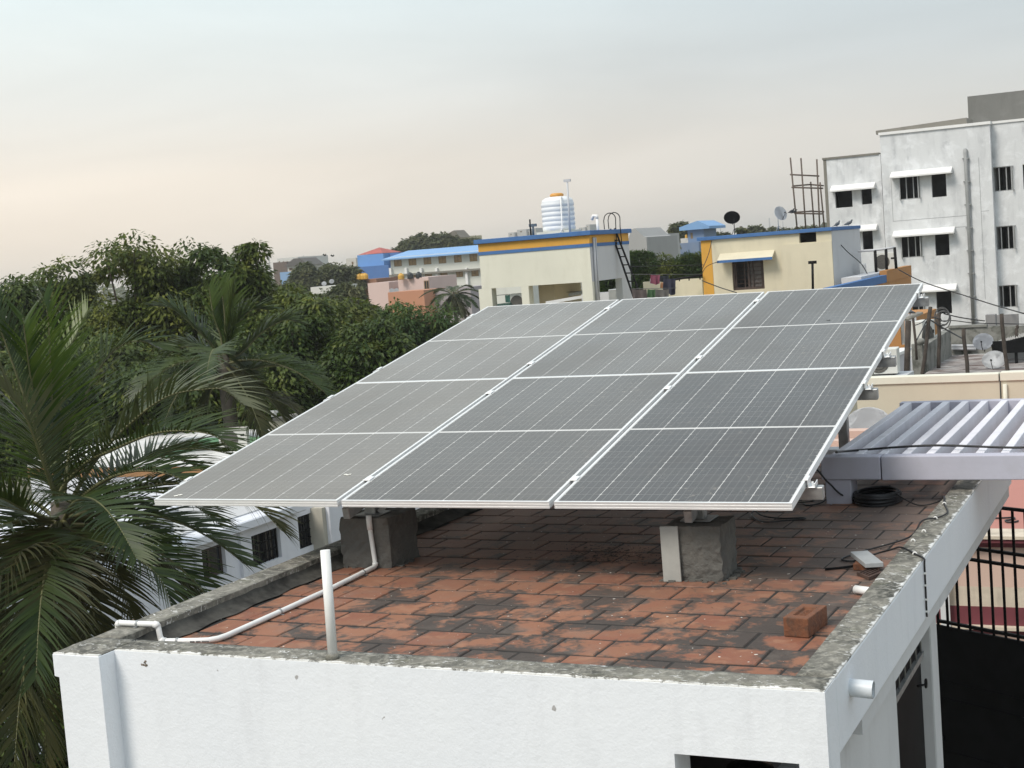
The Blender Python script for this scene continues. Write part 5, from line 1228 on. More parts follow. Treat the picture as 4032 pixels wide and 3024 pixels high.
wire([kw(k6,195,58,61.4), kw(k6,350,230,61), kw(k6,500,360,60.6), kw(k6,570,470,60)], 0.022, 'wire dropping from the corner of the cream house')
wire([kw(k6,200,58,61.3), kw(k6,0,110,61.4), (3145, 953, 61.4), (2950, 1000, 61.3), (2800, 1040, 61.2), (2765, 1075, 61)], 0.014, 'thin wire across the cream house wall above the awning')
wire([(2765, 1060, 61), (2790, 1000, 61.3), (2805, 935, 61.8)], 0.016, 'wire hanging beside the mustard corner')
wire([(2765, 1105, 60), (2830, 1130, 59), (2900, 1152, 57)], 0.022, 'wire sagging below the barred window')
wire([(2480, 1049, 60), (2640, 1046, 60.5), (2770, 1043, 61)], 0.014, 'pale washing line from the tank house to the mustard corner')
m_ = MB()
for k in range(6):
    c = at(*kf(560+rnd.uniform(-60,140), 270+rnd.uniform(-40,60)), 41); rr = rnd.uniform(0.12, 0.32)
    m_.tube([c+Vector((rr*math.cos(t)*0.8, 0.03*math.sin(3*t), rr*math.sin(t))) for t in [2*PI*q/18 for q in range(18)]], 0.012, 5, closed=True)
tag(m_.build('wire_tangle', plain('grey_wire', (0,0,0))), 'tangle of looped wires knotted on the dark pole', 'wire')

# =================================================================== LEFT: WHITE HOUSE, GREEN TERRACE
xh = at(785, 2300, 38).x
lh = thing('left_white_house', (xh-4, at(785,2300,38).y, GZ), 'white neighbouring house with dark windows below the overhanging panels', 'house')
hl = [RX(xh, k1, 1250, 1255, 1395, 1005), RX(xh, k1, 1580, 1162, 1738, 905), RX(xh, k1, 1868, 1050, 1990, 800)]
zc = onx(*k1(1560, 905), xh).z; zc2 = onx(*k1(1870, 790), xh).z
yl0 = onx(*k1(640, 1350), xh).y; yl1 = onx(*k1(2010, 800), xh).y
M_LHW = paint('bluish_white_paint', (0.68, 0.70, 0.75), 0.5, (0.42,0.43,0.46), 0.9, 0.15, 14, 0.008)
zc = (zc+zc2)/2
shell(MB(), xh-9, xh, yl0, yl1, GZ, zc, (), hl, 0.3).build('wall', M_LHW, lh)
box((xh-9, yl0-0.2, zc+0.002), (xh+0.35, yl1-1.4, zc+0.26)).build('cornice', M_LHW, lh, bevel=0.03)
box((xh-8.5, yl0, zc+0.262), (xh-0.3, yl1-1.8, zc+0.30)).build('roof', paint('weathered_roof_wash', (0.50,0.51,0.52), 0.9, (0.30,0.30,0.30), 0.5, 0), lh)
window(lh, hl[0], xh, plain('dark_wood', (0.035,0.022,0.016), 0.5), 0.12, 1, 0.09, M_GLASS, 'x'); window(lh, hl[1], xh, M_IRON, 0.12, 1, 0.06, M_GLASS, 'x', 2)
f = window(lh, hl[2], xh, M_IRON, 0.05, 0, 0.05, M_GLASS, 'x', 3)
m = MB(); h = hl[2]
for k in range(9): m.box((xh-0.08, h[0]+(h[1]-h[0])*(k+.5)/9-0.02, h[2]), (xh-0.05, h[0]+(h[1]-h[0])*(k+.5)/9+0.02, h[3]))
m.build('bars', M_IRON, f)
m = MB(); h = hl[1]
for k in range(7): m.box((xh-0.10, h[0]+(h[1]-h[0])*(k+.5)/7-0.012, h[2]), (xh-0.075, h[0]+(h[1]-h[0])*(k+.5)/7+0.012, h[3]))
m.build('bars', M_IRON, lh.children[3] if False else f)
for x_, w_ in ((1225, 26), (1510, 20)):
    p = onx(*k1(x_, 1150), xh); box((xh+0.002, p.y-0.12, GZ), (xh+0.10, p.y+0.12, zc)).build('pilaster', M_LHW, lh)
tw_y = onx(*k1(1215, 1000), xh).y
ztall = onx(*k1(1180, 800), xh).z
box((xh-9, yl0-14, GZ), (xh+0.15, tw_y-1.0, ztall)).build('front_bay', M_LHW, lh)
box((xh-9.1, yl0-14.1, ztall+0.002), (xh+0.3, tw_y-0.9, ztall+0.25)).build('front_cornice', M_LHW, lh, bevel=0.02)
box((xh+0.152, tw_y-4.0, ztall-3.4), (xh+0.16, tw_y-2.6, ztall-2.2)).build('side_shutter', M_ORG, lh)
# beige house with pierced blocks beyond it
xb = xh+0.4
yb0 = onx(*k1(2010, 900), xb).y
bh = thing('beige_house', (xb-3, yb0+4, GZ), 'beige house with a panel of pierced white blocks behind the left cement block', 'house')
zbt = onx(*k1(2060, 560), xb).z
jb = RX(xb, K(1300,1980,5.53), 440, 240, 800, 20)
shell(MB(), xb-6, xb, yb0, yb0+26, GZ, zbt-1.0, (), [jb], 0.25).build('wall', paint('beige_plaster', (0.42,0.40,0.34), 0.4), bh)
sb = MB(); nb_ = 7
for i in range(nb_+1):
    y = jb[0]+(jb[1]-jb[0])*i/nb_; sb.box((xb-0.12, y-0.05, jb[2]), (xb-0.03, y+0.05, jb[3]))
for i in range(4):
    z = jb[2]+(jb[3]-jb[2])*i/3; sb.box((xb-0.119, jb[0], z-0.06), (xb-0.031, jb[1], z+0.06))
sb.build('pierced_blocks', M_LHW, bh)
# green terrace house
pG = at(*k1(1300, 470), 44)
gh = thing('green_terrace_house', (pG.x, pG.y, GZ), 'house with mint green terrace parapet and cream fascia behind the palm', 'house')
zg = at(*k1(1600, 352), 46.3).z; yg = at(*k1(1600, 352), 46.3).y
gx = at(*k1(1250, 480), 43).x
pA = at(*k1(1455, 432), 45.5); gfz = pA.z
box((gx-8, yg-2.2, GZ), (gx+3.5, yg+4, gfz-0.30)).build('wall', M_LHW, gh)
box((gx-8, yg-2.3, gfz-0.299), (gx+3.7, yg+4.1, gfz-0.001)).build('roof_slab', M_WHITE, gh, bevel=0.02)
box((gx-8.05, yg-2.25, gfz-0.62), (gx+3.55, yg+4.05, gfz-0.305)).build('orange_band', paint('dull_orange', (0.30,0.16,0.07), 0.5), gh)
box((gx-2.5, yg, gfz), (gx+6.0, yg+0.2, zg)).build('green_parapet', M_GRN, gh)
box((gx-2.5, yg-2.1, gfz), (gx-2.3, yg-0.001, zg)).build('green_parapet', M_GRN, gh)
ac_unit((pA.x, pA.y, gfz), 0.90, 0.70, 0.36, R(22), 'air conditioner on the mint green terrace')
p = at(*k1(1680, 250), 50); q = at(*k1(1860, 330), 50)
cbk = thing('cream_tank_block', (p.x+1, p.y, GZ), 'cracked cream roof block with two short white pipes beside the left panel edge', 'roof block')
box((p.x-0.05, p.y, GZ), (p.x+2.6, p.y+1.4, p.z)).build('block', paint('cracked_cream', (0.48,0.46,0.36), 0.6, (0.25,0.24,0.19), 1.5, 0.3), cbk)
box((p.x+0.15, p.y-0.05, p.z+0.002), (p.x+2.7, p.y+1.4, p.z+0.10)).build('lid_slab', M_RAWC, cbk)
for x in (1697, 1712):
    a, b = at(*k1(x, 192), 50.4), at(*k1(x+2, 240), 50.4); MB().tube([a, Vector((b.x,b.y,p.z+0.1))], 0.05, 8).bar(a+Vector((-.09,0,0)), a+Vector((.09,0,0)), 0.1, 0.08).build('pipe', M_WHITE, cbk)

# =================================================================== FAR BUILDINGS
def far_box(name, lab, k, xa, ya, xb, yb, D, mat, dep=8, cat='building', wins=(), wmat=None, roof=None, rmat=None, down=True, bars=1):
    p = at(*k(xa, ya), D); y = p.y; h = RY(y, k, xa, ya, xb, yb)
    root = thing(name, ((h[0]+h[1])/2, y+dep/2, GZ), lab, cat)
    hs = [RY(y, k, *w_) for w_ in wins]
    shell(MB(), h[0], h[1], y, y+dep, GZ if down else h[2], h[3], hs, (), 0.15).build('wall', mat, root)
    for w_ in hs: window(root, w_, y, plain('tan_frame', (0.22,0.14,0.06), 0.6), 0.02, bars, 0.10, wmat or M_GLASS)
    return root, h, y
# school with a blue sheet roof
xsW = [1253, 1380, 1510, 1640, 1775, 1910]
wl = [(x-36, 372-(x-1253)*0.066+2, x+36, 437-(x-1253)*0.066) for x in xsW]
wl2 = [(x-34, 508-(x-1253)*0.055, x+34, 560-(x-1253)*0.055) for x in (1253, 1380, 1520, 1655, 1790, 1925)]
wl3 = [(x-34, 655-(x-1253)*0.05, x+34, 700-(x-1253)*0.05) for x in (1790, 1935)]
sc, h, y = far_box('school_building', 'long white school building with blue sheet roof and tan windows', k2, 1185, 362, 2350, 560, 235, paint('school_white', (0.62,0.63,0.58), 0.4, (0.40,0.40,0.37), 0.12, 0), 14, wins=wl+wl2+wl3, wmat=M_TAN)
z0 = h[3]
MB().prism([(y-1.2, z0-0.25), (y+8, z0+0.95), (y+15, z0+0.0), (y+15, z0-0.2), (y+8, z0+0.75), (y-1.2, z0-0.45)], 'x', h[0]-1.0, h[1]+1).build('roof', M_SHEETB, sc)
for x in (1190, 1325, 1455, 1590, 1850): 
    p = ony(*k2(x, 470), y-0.3); box((p.x-0.2, y-0.5, GZ), (p.x+0.2, y-0.002, p.z+0.3)).build('pilaster', M_WHITE, sc)
box((h[0], y-0.9, ony(*k2(1400, 492), y).z-0.4), (h[1], y-0.003, ony(*k2(1400, 492), y).z-0.1)).build('ledge', M_RAWC, sc)
# blue block with a red pyramid roof
bb, h, y = far_box('blue_house', 'sky blue house with a small red pyramid roof left of the school', k2, 898, 345, 1145, 560, 250, M_SKYB, 12)
box((h[1]+0.01, y+2, GZ), (ony(*k2(1215, 400), y).x, y+12, ony(*k2(1160, 325), y).z)).build('darker_wing', paint('deep_blue_wall', (0.075,0.17,0.40), 0.4, (0.05,0.1,0.25), 0.2, 0), bb)
bl = RY(y-3, k2, 832, 452, 1185, 600); box((bl[0], y-3, GZ), (bl[1], y-0.01, bl[3])).build('lower_wing', paint('deep_blue_wall', (0,0,0)), bb)
rp_ = RY(y, k2, 900, 342, 1112, 270); cx = ony(*k2(1003, 270), y).x
m = MB(); m.add([(rp_[0],y,rp_[2]),(rp_[1],y,rp_[2]),(rp_[1],y+7,rp_[2]),(rp_[0],y+7,rp_[2]),(cx,y+3.5,rp_[3])], [(0,1,4),(1,2,4),(2,3,4),(3,0,4),(3,2,1,0)]); m.build('red_roof', M_REDR, bb)
# pink and orange houses in front
pk, h, y = far_box('pink_far_house', 'pale pink flat-roofed house in front of the school', k2, 1253, 552, 1530, 680, 190, paint('pale_pink', (0.60,0.46,0.42), 0.3, (0.4,0.3,0.27), 0.2, 0), 8, wins=[(1478, 565, 1528, 640)])
pk2, h2_, y2 = far_box('pink_far_house', 'smaller pale pink house left of the bigger pink one', k2, 990, 588, 1182, 680, 192, paint('pale_pink', (0,0,0)), 7)
og, h, y = far_box('orange_wall_house', 'house with a salmon orange side wall among the trees', k2, 1165, 668, 1490, 790, 180, paint('salmon', (0.46,0.22,0.13), 0.3, (0.3,0.15,0.1), 0.2, 0), 6)
gy, h, y = far_box('grey_far_house', 'grey lilac far house behind the distant coconut palm', k2, 1492, 645, 1900, 830, 181, paint('grey_lilac', (0.34,0.31,0.32), 0.4, (0.2,0.19,0.2), 0.2, 0), 6)
bn, h, y = far_box('brown_far_house', 'brown far house under the orange water tanks', k2, 880, 560, 1075, 660, 200, paint('brown_plaster', (0.26,0.13,0.08), 0.3, (0.16,0.08,0.05), 0.2, 0), 6, wins=[(900, 600, 945, 640)])
lw_, h, y = far_box('long_white_roof', 'long low white roof among the trees with small dishes', k2, 492, 622, 735, 720, 150, paint('off_white_roof', (0.60,0.60,0.56), 0.4, (0.4,0.4,0.38), 0.3, 0), 4)
def tankf(u, v, w_, h_, D, mat, lab):
    p = at(u, v, D); r = w_/2/FPX*D; hh = h_/FPX*D
    root = thing('roof_tank', p, lab, 'water tank', 'small roof tanks in the distance')
    MB().lathe([(r*0.95,-0.05),(r,0.1*hh),(r*0.96,0.3*hh),(r,0.5*hh),(r*0.96,0.7*hh),(r*0.85,0.85*hh),(r*0.4,hh)], 16, p).build('body', mat, root)
    MB().lathe([(r*0.42,hh*0.98),(r*0.42,hh*1.08),(0.001,hh*1.1)], 12, p).build('lid', mat, root)
M_YT = plain('yellow_tank', (0.60,0.34,0.05), 0.5, 0.1, 1); M_BT = plain('black_tank', (0.018,0.022,0.026), 0.5, 0.2, 1)
for x, yy, mt, lab in ((918,552,M_YT,'leftmost orange roof tank on the brown house'), (948,552,M_YT,'middle orange roof tank on the brown house'), (970,550,M_YT,'rightmost orange roof tank on the brown house'), (1283,552,M_YT,'lone orange tank on the pink house roof'), (1363,545,M_BT,'left black roof tank on the pink house'), (1437,540,M_BT,'right black roof tank on the pink house')):
    u, v = k2(x, yy); tankf(u, v, 25, 22, 189 if x > 1200 else 199, mt, lab)
for (x, y_), D, lab in (((610,590),149.5,'left small dish on the long white roof'), ((676,570),149.6,'right small dish on the long white roof'), ((1200,650),188,'left small dish before the pink house'), ((1240,648),188,'right small dish before the pink house')):
    c = at(*k2(x, y_), D); dish(c, 0.26*D/150, (0.4,-0.8,0.4), lab, c+Vector((0.1,0.1,-0.9)), M_DISH, legs=False, arm=False)
# far left buildings
fb1, h, y = far_box('far_white_block', 'hazy far white block right of the left trees', k2, 200, 372, 392, 470, 520, plain('hazy_white', (0.55,0.55,0.53), 0.9), 20, wins=[(x, 395, x+14, 412) for x in (215, 250, 285, 320, 355)])
fb2, h, y = far_box('far_brown_house', 'far brown roofed house below the hazy white block', k2, 165, 408, 290, 480, 330, plain('far_brown', (0.13,0.10,0.085), 0.9), 10)
fb3, h, y = far_box('far_white_house', 'far white house with dark roof beside the brown one', k2, 290, 440, 475, 520, 320, plain('far_offwhite', (0.50,0.49,0.46), 0.9), 10, wins=[(305, 455, 340, 475), (385, 452, 410, 478)])
m = MB(); m.prism([(h[0]-0.5, h[3]), (h[0]*0.6+h[1]*0.4, h[3]+1.6), (h[0]*0.3+h[1]*0.7, h[3]+1.6), (h[1]+0.5, h[3])], 'y', y-0.5, y+6); m.build('roof', plain('far_dark_roof', (0.10,0.095,0.09), 0.9), fb3)
fb4, h, y = far_box('far_blue_wall', 'far pale blue building behind the small palms', k2, 225, 492, 620, 590, 290, paint('far_blue', (0.20,0.32,0.50), 0.4, (0.12,0.2,0.35), 0.2, 0), 8)
fb5, h, y = far_box('far_pale_house', 'far pale house left of the blue house with pyramid roof', k2, 800, 372, 895, 460, 330, plain('far_pale', (0.52,0.50,0.45), 0.9), 8, wins=[(850, 400, 868, 420)])
# gabled yellow house behind the school
gb, h, y = far_box('gabled_house', 'small cream gabled house on the skyline above the school', k2, 1640, 190, 1805, 260, 300, plain('far_cream', (0.50,0.46,0.32), 0.9), 10)
MB().prism([(h[0]-0.6, h[3]-0.1), (h[0]*0.25+h[1]*0.75, h[3]+1.3), (h[1]+0.4, h[3]-0.3)], 'y', y-0.6, y+4).build('roof', plain('far_grey_roof', (0.16,0.145,0.12), 0.9), gb)
# right of the tank house
gr, h, y = far_box('grey_gable_house', 'grey plastered house with curved gable behind the ladder', k3, 1492, 640, 1660, 800, 150, paint('far_grey_plaster', (0.33,0.33,0.325), 0.4, (0.2,0.2,0.2), 0.3, 0), 10)
MB().prism([(h[0], h[3]), (h[0]*0.8+h[1]*0.2, h[3]+0.9), (h[0]*0.6+h[1]*0.4, h[3]+1.0), (h[0]*0.15+h[1]*0.85, h[3]+0.1), (h[1], h[3])], 'y', y, y+8).build('gable', paint('far_grey_plaster', (0,0,0)), gr)
gr2, h, y = far_box('grey_block_house', 'pale grey block house right of the curved gable', k3, 1610, 612, 1740, 800, 155, plain('far_light_grey', (0.42,0.42,0.41), 0.9, 0.1, 0.4), 8)
bt_, h, y = far_box('blue_tower', 'blue roof tower on the skyline left of the cream house', k3, 2005, 560, 2155, 700, 170, paint('far_tower_blue', (0.17,0.24,0.36), 0.4, (0.1,0.15,0.25), 0.3, 0), 5, wins=[(2030, 590, 2055, 640)])
MB().prism([(h[0]-0.8, h[3]-0.1), (h[0]-0.8, h[3]+0.3), (h[1]-0.5, h[3]+0.9), (h[1]+0.9, h[3]+0.2), (h[1]+0.9, h[3]-0.1)], 'y', y-0.6, y+6).build('roof', M_SHEETB, bt_)
bt2, h, y = far_box('blue_low_house', 'low blue and white house below the blue tower', k3, 1900, 685, 2110, 760, 168, paint('far_low_blue', (0.16,0.22,0.33), 0.4, (0.3,0.3,0.3), 0.3, 0), 5)
c_, h, y = far_box('white_low_house', 'small white house with orange tank left of the blue tower', k3, 1945, 640, 2030, 700, 172, plain('far_white', (0.58,0.58,0.56), 0.9), 4)
u, v = k3(1997, 640); tankf(u, v, 10, 15, 172.5, M_YT, 'tiny orange tank beside the blue tower')
# skyline clutter behind the tank house
for i, (x, yy, w_, h_) in enumerate(((445,590,60,30),(520,565,90,45),(600,575,50,40),(660,550,30,50),(1120,520,42,40),(1060,545,60,20))):
    u, v = k3(x, yy); far_box('skyline_block', ('far skyline block, first left of the water tank roof rods', 'wide far skyline block left of the water tank', 'far skyline block beside the thin iron rod', 'slim far skyline block beside the tank', 'square far skyline block right of the water tank', 'low far skyline block right of the water tank')[i], k3, x, yy, x+w_, yy+h_+60, 700, plain('hazy_grey', (0.42,0.42,0.41), 0.9), 12, wins=[(x+w_*0.3, yy+10, x+w_*0.5, yy+20)])
# telecom masts on the skyline
def mast(u, v0, v1, D, lab):
    p, q = at(u, v0, D), at(u+2, v1, D); wb = (v1-v0)/FPX*D*0.07
    root = thing('telecom_mast', (q.x, q.y, GZ), lab, 'mast', 'far lattice masts on the skyline')
    H_ = p.z-q.z; z0 = q.z-6
    for sx, sy in ((1,1),(1,-1),(-1,1),(-1,-1)): MB().tube([(q.x+sx*wb, q.y+sy*wb, GZ), (p.x+sx*wb*0.4, p.y+sy*wb*0.4, p.z)], wb*0.16, 4).build('leg', M_GALV, root)
    for k in range(9):
        z = q.z+H_*k/9; s_ = wb*(1-0.6*k/9); MB().tube([(q.x+a*s_, q.y+b*s_, z) for a, b in ((-1,-1),(1,-1),(1,1),(-1,1))], wb*0.10, 4, closed=True).build('brace', M_GALV, root)
for a in ((1056, 985, 1030, 420, 'lattice mast rising behind the left trees'), (1195, 1005, 1045, 900, 'thin far mast left of the blue house'), (1222, 1018, 1050, 900, 'shorter thin mast beside the first far one'), (3029, 858, 905, 800, 'far mast between the two roof dishes'), (2836, 884, 915, 800, 'far mast left of the black dish'), (2951, 890, 915, 800, 'far mast right of the black dish'), (3082, 872, 905, 800, 'far mast behind the tilted dish')): mast(*a)
for (u, v), lab in (((1279, 1006), 'left one of two far birds in flight'), ((1310, 1009), 'right one of two far birds in flight')):
    c = at(u, v, 120); root = thing('flying_bird', c, lab, 'bird')
    MB().tube([c+Vector((-0.12,0,0)), c, c+Vector((0.14,0,0.02))], [0.01,0.05,0.02], 6).build('body', M_IRON, root)
    for s_ in (-1, 1): MB().add([c+Vector((-0.05,0,0)), c+Vector((0.07,0,0)), c+Vector((0.0,s_*0.2,0.16)), c+Vector((-0.04,s_*0.3,0.05))], [(0,1,2),(0,2,3)]).build('wing', M_IRON, root)

# =================================================================== TREES AND PALMS
def m_leaf(name, c0, c1, c2, trans=0.3, rough=0.5, young=0.0, spec=0.22):
    m, t, b = new_mat(name)
    g_ = nn(t, 'ShaderNodeNewGeometry'); r_ = g_.outputs['Random Per Island']
    c = mixc(t, r_, c0, c1); p = g_.outputs['Position']
    c = mixc(t, rng(t, noise(t, p, 0.55, 3), 0.45, 0.72), c, c2)
    if young:
        f = math_(t, 'MULTIPLY', rng(t, noise(t, p, 1.1, 3, 0.5), 0.60, 0.68), young); c = mixc(t, f, c, (0.17, 0.19, 0.035))
    t.links.new(c, b.inputs['Base Color']); b.inputs['Roughness'].default_value = rough; b.inputs['Specular IOR Level'].default_value = spec
    tr = nn(t, 'ShaderNodeBsdfTranslucent'); t.links.new(mixc(t, 0.5, c, (0.12,0.16,0.02)), tr.inputs[0])
    mx_ = nn(t, 'ShaderNodeMixShader'); mx_.inputs[0].default_value = trans
    t.links.new(b.outputs[0], mx_.inputs[1]); t.links.new(tr.outputs[0], mx_.inputs[2]); t.links.new(mx_.outputs[0], t.nodes['Material Output'].inputs[0])
    return m
L_DARK = m_leaf('dark_mango_leaf', (0.020,0.044,0.010), (0.066,0.100,0.020), (0.10,0.13,0.028), 0.25, 0.45, 0.8)
L_OLIVE = m_leaf('olive_leaf', (0.034,0.058,0.011), (0.105,0.135,0.026), (0.18,0.19,0.04), 0.3, 0.5, 0.9)
L_GREEN = m_leaf('fresh_green_leaf', (0.022,0.055,0.014), (0.060,0.105,0.026), (0.075,0.13,0.03), 0.3, 0.5, 0.5)
L_FAR = m_leaf('far_leaf', (0.045,0.060,0.028), (0.090,0.105,0.045), (0.12,0.12,0.05), 0.2, 0.7)
L_PALM = m_leaf('palm_leaflet', (0.008,0.022,0.005), (0.034,0.058,0.012), (0.060,0.080,0.018), 0.15, 0.42, 0, 0.28)
L_PALMY = m_leaf('young_palm_leaflet', (0.026,0.060,0.008), (0.070,0.115,0.016), (0.10,0.14,0.022), 0.25, 0.4, 0, 0.4)
L_PALMD = m_leaf('old_palm_leaflet', (0.012,0.019,0.006), (0.045,0.047,0.014), (0.070,0.062,0.022), 0.12, 0.5, 0, 0.2)
L_PALMS = m_leaf('silvery_palm_leaflet', (0.045,0.060,0.026), (0.10,0.115,0.060), (0.14,0.145,0.085), 0.15, 0.38, 0, 0.4)
M_BARK = plain('tree_bark', (0.075,0.058,0.042), 0.9, 0.3, 3, 0.5, 10, bdist=0.03)
M_PTRUNK = plain('palm_trunk_bark', (0.10,0.085,0.068), 0.9, 0.35, 4, 0.5, 12, bdist=0.03)
M_RACH = plain('palm_rachis', (0.115,0.115,0.045), 0.6, 0.2, 4)
def rv():
    while True:
        v = Vector((rnd.uniform(-1,1), rnd.uniform(-1,1), rnd.uniform(-1,1)))
        if 0.05 < v.length < 1: return v
def leaf(m, p, d, ls, wd):
    d = d.normalized(); s_ = d.cross(Vector((0,0,1)))
    if s_.length < 1e-3: s_ = Vector((1,0,0))
    s_.normalize(); s_ = (s_+rv()*0.7).normalized(); mid = p+d*ls*0.5-Vector((0,0,ls*0.06))
    m.v += [tuple(p), tuple(mid+s_*wd), tuple(p+d*ls-Vector((0,0,ls*0.22))), tuple(mid-s_*wd)]
    b = len(m.v)-4; m.f.append((b,b+1,b+2,b+3)); m.sm.append(False)
def tree(lab, u, vtop, rpx, hpx, D, mat, nb=34, per=330, ls=0.24, wd=0.062, name='broadleaf_tree', droop=0.6, depth=None, blob=0.30, group='trees of the dark belt behind the palms'):
    ppm = FPX/D; top = at(u, vtop+0.09*rpx, D); rx = rpx/ppm; rz = hpx/2/ppm; ry = depth or rx*0.9
    c = Vector((top.x, top.y, top.z-rz)); rx *= 1.18
    root = thing(name, (c.x, c.y, GZ), lab, 'tree', group)
    m = MB(); limbs = []
    for i in range(int(nb*1.9)):
        for _ in range(30):
            v = rv().normalized()
            if v.y < 0.45 and v.z > -0.75: break
        f = rnd.uniform(0.45, 0.95)
        bc = c+Vector((v.x*rx*f, v.y*ry*f, v.z*rz*f)); br = blob*min(rx, rz)*rnd.choice((0.45, 0.6, 0.8, 1.0, 1.2))
        limbs.append(bc)
        for k in range(per):
            q = rv().normalized(); 
            if q.z < -0.5 and rnd.random() < 0.6: q.z = -q.z
            rr = br*rnd.uniform(0.5, 1.1)
            pnt = bc+Vector((q.x*rr, q.y*rr, q.z*rr*0.85))
            dr = Vector((q.x, q.y, q.z*0.4-droop*rnd.uniform(0.3,1.2)))+rv()*0.5
            leaf(m, pnt, dr, ls*rnd.uniform(0.6,1.25), wd*rnd.uniform(0.7,1.3))
    m.build('crown', mat, root)
    t = MB(); base = Vector((c.x, c.y, GZ)); fork = Vector((c.x+rnd.uniform(-.2,.2), c.y+0.2, c.z-rz*0.55))
    t.tube([base, base.lerp(fork, 0.5)+Vector((0.1,0,0)), fork], [0.28,0.2,0.16], 8)
    for bc in limbs[::4]: t.tube([fork, fork.lerp(bc, 0.5)+Vector((0,0,0.3)), bc], [0.11,0.06,0.02], 6)
    t.build('trunk', M_BARK, root); return root
tree('olive green tree at the far left edge of the photograph', 40, 1062, 260, 800, 58, L_DARK, 36)
tree('rounded pale topped tree at the left, below its taller neighbour', 235, 1012, 190, 760, 61, L_OLIVE, 32)
tree('tall tree with yellow green top sprigs left of the tree belt middle', 470, 925, 235, 900, 59, L_OLIVE, 40)
tree('darkest tall tree in the middle of the left tree belt', 770, 912, 235, 900, 60, L_DARK, 42)
tree('brownish tree with reddish tips at the right end of the tall belt', 1000, 940, 150, 760, 59, L_OLIVE, 30)
tree('dark dense tree behind the second coconut palm', 1120, 1130, 250, 760, 57, L_DARK, 42)
tree('leafy tree filling the gap left of the darkest tall tree', 620, 930, 170, 800, 61, L_OLIVE, 34)
tree('leafy tree filling the gap right of the darkest tall tree', 890, 925, 150, 760, 61.5, L_DARK, 32)
tree('olive topped tree left of the salmon wall', 1330, 1130, 190, 700, 63, L_OLIVE, 34)
tree('dark tree low behind the left panel edge', 1420, 1230, 200, 600, 55, L_DARK, 36)
tree('dark filler tree low behind the second palm', 900, 1300, 300, 600, 54, L_DARK, 40)
tree('dark filler tree low behind the first palm', 480, 1290, 330, 650, 54, L_DARK, 44)
tree('dark filler tree low at the far left', 90, 1330, 300, 650, 54, L_DARK, 40)
tree('bright green feathery tree below the salmon wall', 1590, 1165, 185, 460, 75, L_GREEN, 44, 300, 0.26, 0.055, blob=0.30)
tree('second bright green tree by the rear panel corner', 1740, 1250, 150, 300, 78, L_GREEN, 30, 300, 0.26, 0.055, blob=0.30)
for u, v, r, h_, D, lab in ((60,2250,330,1500,23.5,'dark shrubbery added to fill the shade under the near palm'), (330,2380,190,1100,24.5,'dark shrub added between the near palm and the white house wall')):
    tree(lab, u, v, r, h_, D, L_DARK, 40, 260, 0.16, 0.035, 'filler_shrub', blob=0.34, group='shrubs added to darken the gap below the near palm')  # shrubs added so the gaps behind the palm turn dark
G2_ = 'green thicket between the two cream houses'
for i, (u, vt_, r, hp, lab) in enumerate(((2500,968,75,260,'feathery bush just right of the ladder'), (2600,1005,80,240,'feathery bush in the middle of the thicket'), (2690,975,80,260,'feathery bush left of the mustard corner'), (2760,985,60,240,'feathery bush touching the mustard corner'), (2420,1010,70,220,'feathery bush showing through the tank house opening'))):
    tree(lab, u, vt_, r, hp, 90, L_OLIVE if i % 2 else L_GREEN, 26, 300, 0.36, 0.04, 'feathery_bush', 0.1, blob=0.34, group=G2_)
tree('round dark tree on the skyline left of the blue tower', 2675, 880, 30, 75, 200, L_FAR, 16, 260, 0.6, 0.16, 'skyline_tree', blob=0.42, group='trees on the right skyline')
for i, (u, vt_, r, hp, lab) in enumerate(((2530,912,18,40,'tiny round tree above the curved gable'), (2620,920,30,60,'dark tree below the round skyline tree'), (2980,893,45,50,'skyline trees right of the black dish'), (3050,898,50,45,'skyline trees behind the tilted dish'), (2835,912,35,40,'skyline trees left of the black dish'), (3160,893,70,40,'skyline trees behind the steel rods'))):
    tree(lab, u, vt_, r, hp, 260, L_FAR, 14, 200, 0.8, 0.25, 'skyline_tree', blob=0.5, group='trees on the right skyline')
for i, (u, vt_, r, hp, lab) in enumerate(((1560,978,40,70,'leftmost round tree behind the blue school roof'), (1660,925,75,110,'large round tree behind the blue school roof'), (1740,918,60,110,'right half of the tree clump behind the school'), (1835,935,45,70,'tree right of the cream gabled house'))):
    tree(lab, u, vt_, r, hp, 280, L_FAR, 22, 300, 0.9, 0.26, 'skyline_tree', blob=0.40, group='trees behind the school')
for i, (u, vt_, r, hp, lab) in enumerate(((1200,1042,60,60,'low far trees right of the far white house'), (1290,1038,60,60,'low far trees above the small palms'), (1380,1048,40,50,'low far trees left of the pale far house'), (1120,1120,60,90,'low tree before the far blue wall'), (1330,1110,80,90,'dull tree above the long white roof'), (1430,1150,60,110,'yellowish tree below the brown far house'))):
    tree(lab, u, vt_, r, hp*2.6, 200 if vt_ < 1060 else 130, L_FAR, 26, 300, 0.65 if vt_ < 1060 else 0.42, 0.18 if vt_ < 1060 else 0.11, 'low_tree', blob=0.42, group='low trees among the far houses')
# far wooded horizon, one mass
m = MB()
for k in range(9000):
    a = rnd.uniform(-70, 30); D = rnd.uniform(600, 1500); d = Vector((math.sin(R(a)), math.cos(R(a)), 0))
    p = CAM+d*D; hgt = rnd.uniform(1.0, 11.0)+2.0*math.sin(a*1.3)+1.5*math.sin(a*4.1)
    leaf(m, Vector((p.x, p.y, GZ+hgt)), rv(), rnd.uniform(4, 9), rnd.uniform(1.5, 4))
tag(m.build('distant_wood', L_FAR), 'hazy belt of far trees along the horizon', 'trees', kind='stuff')

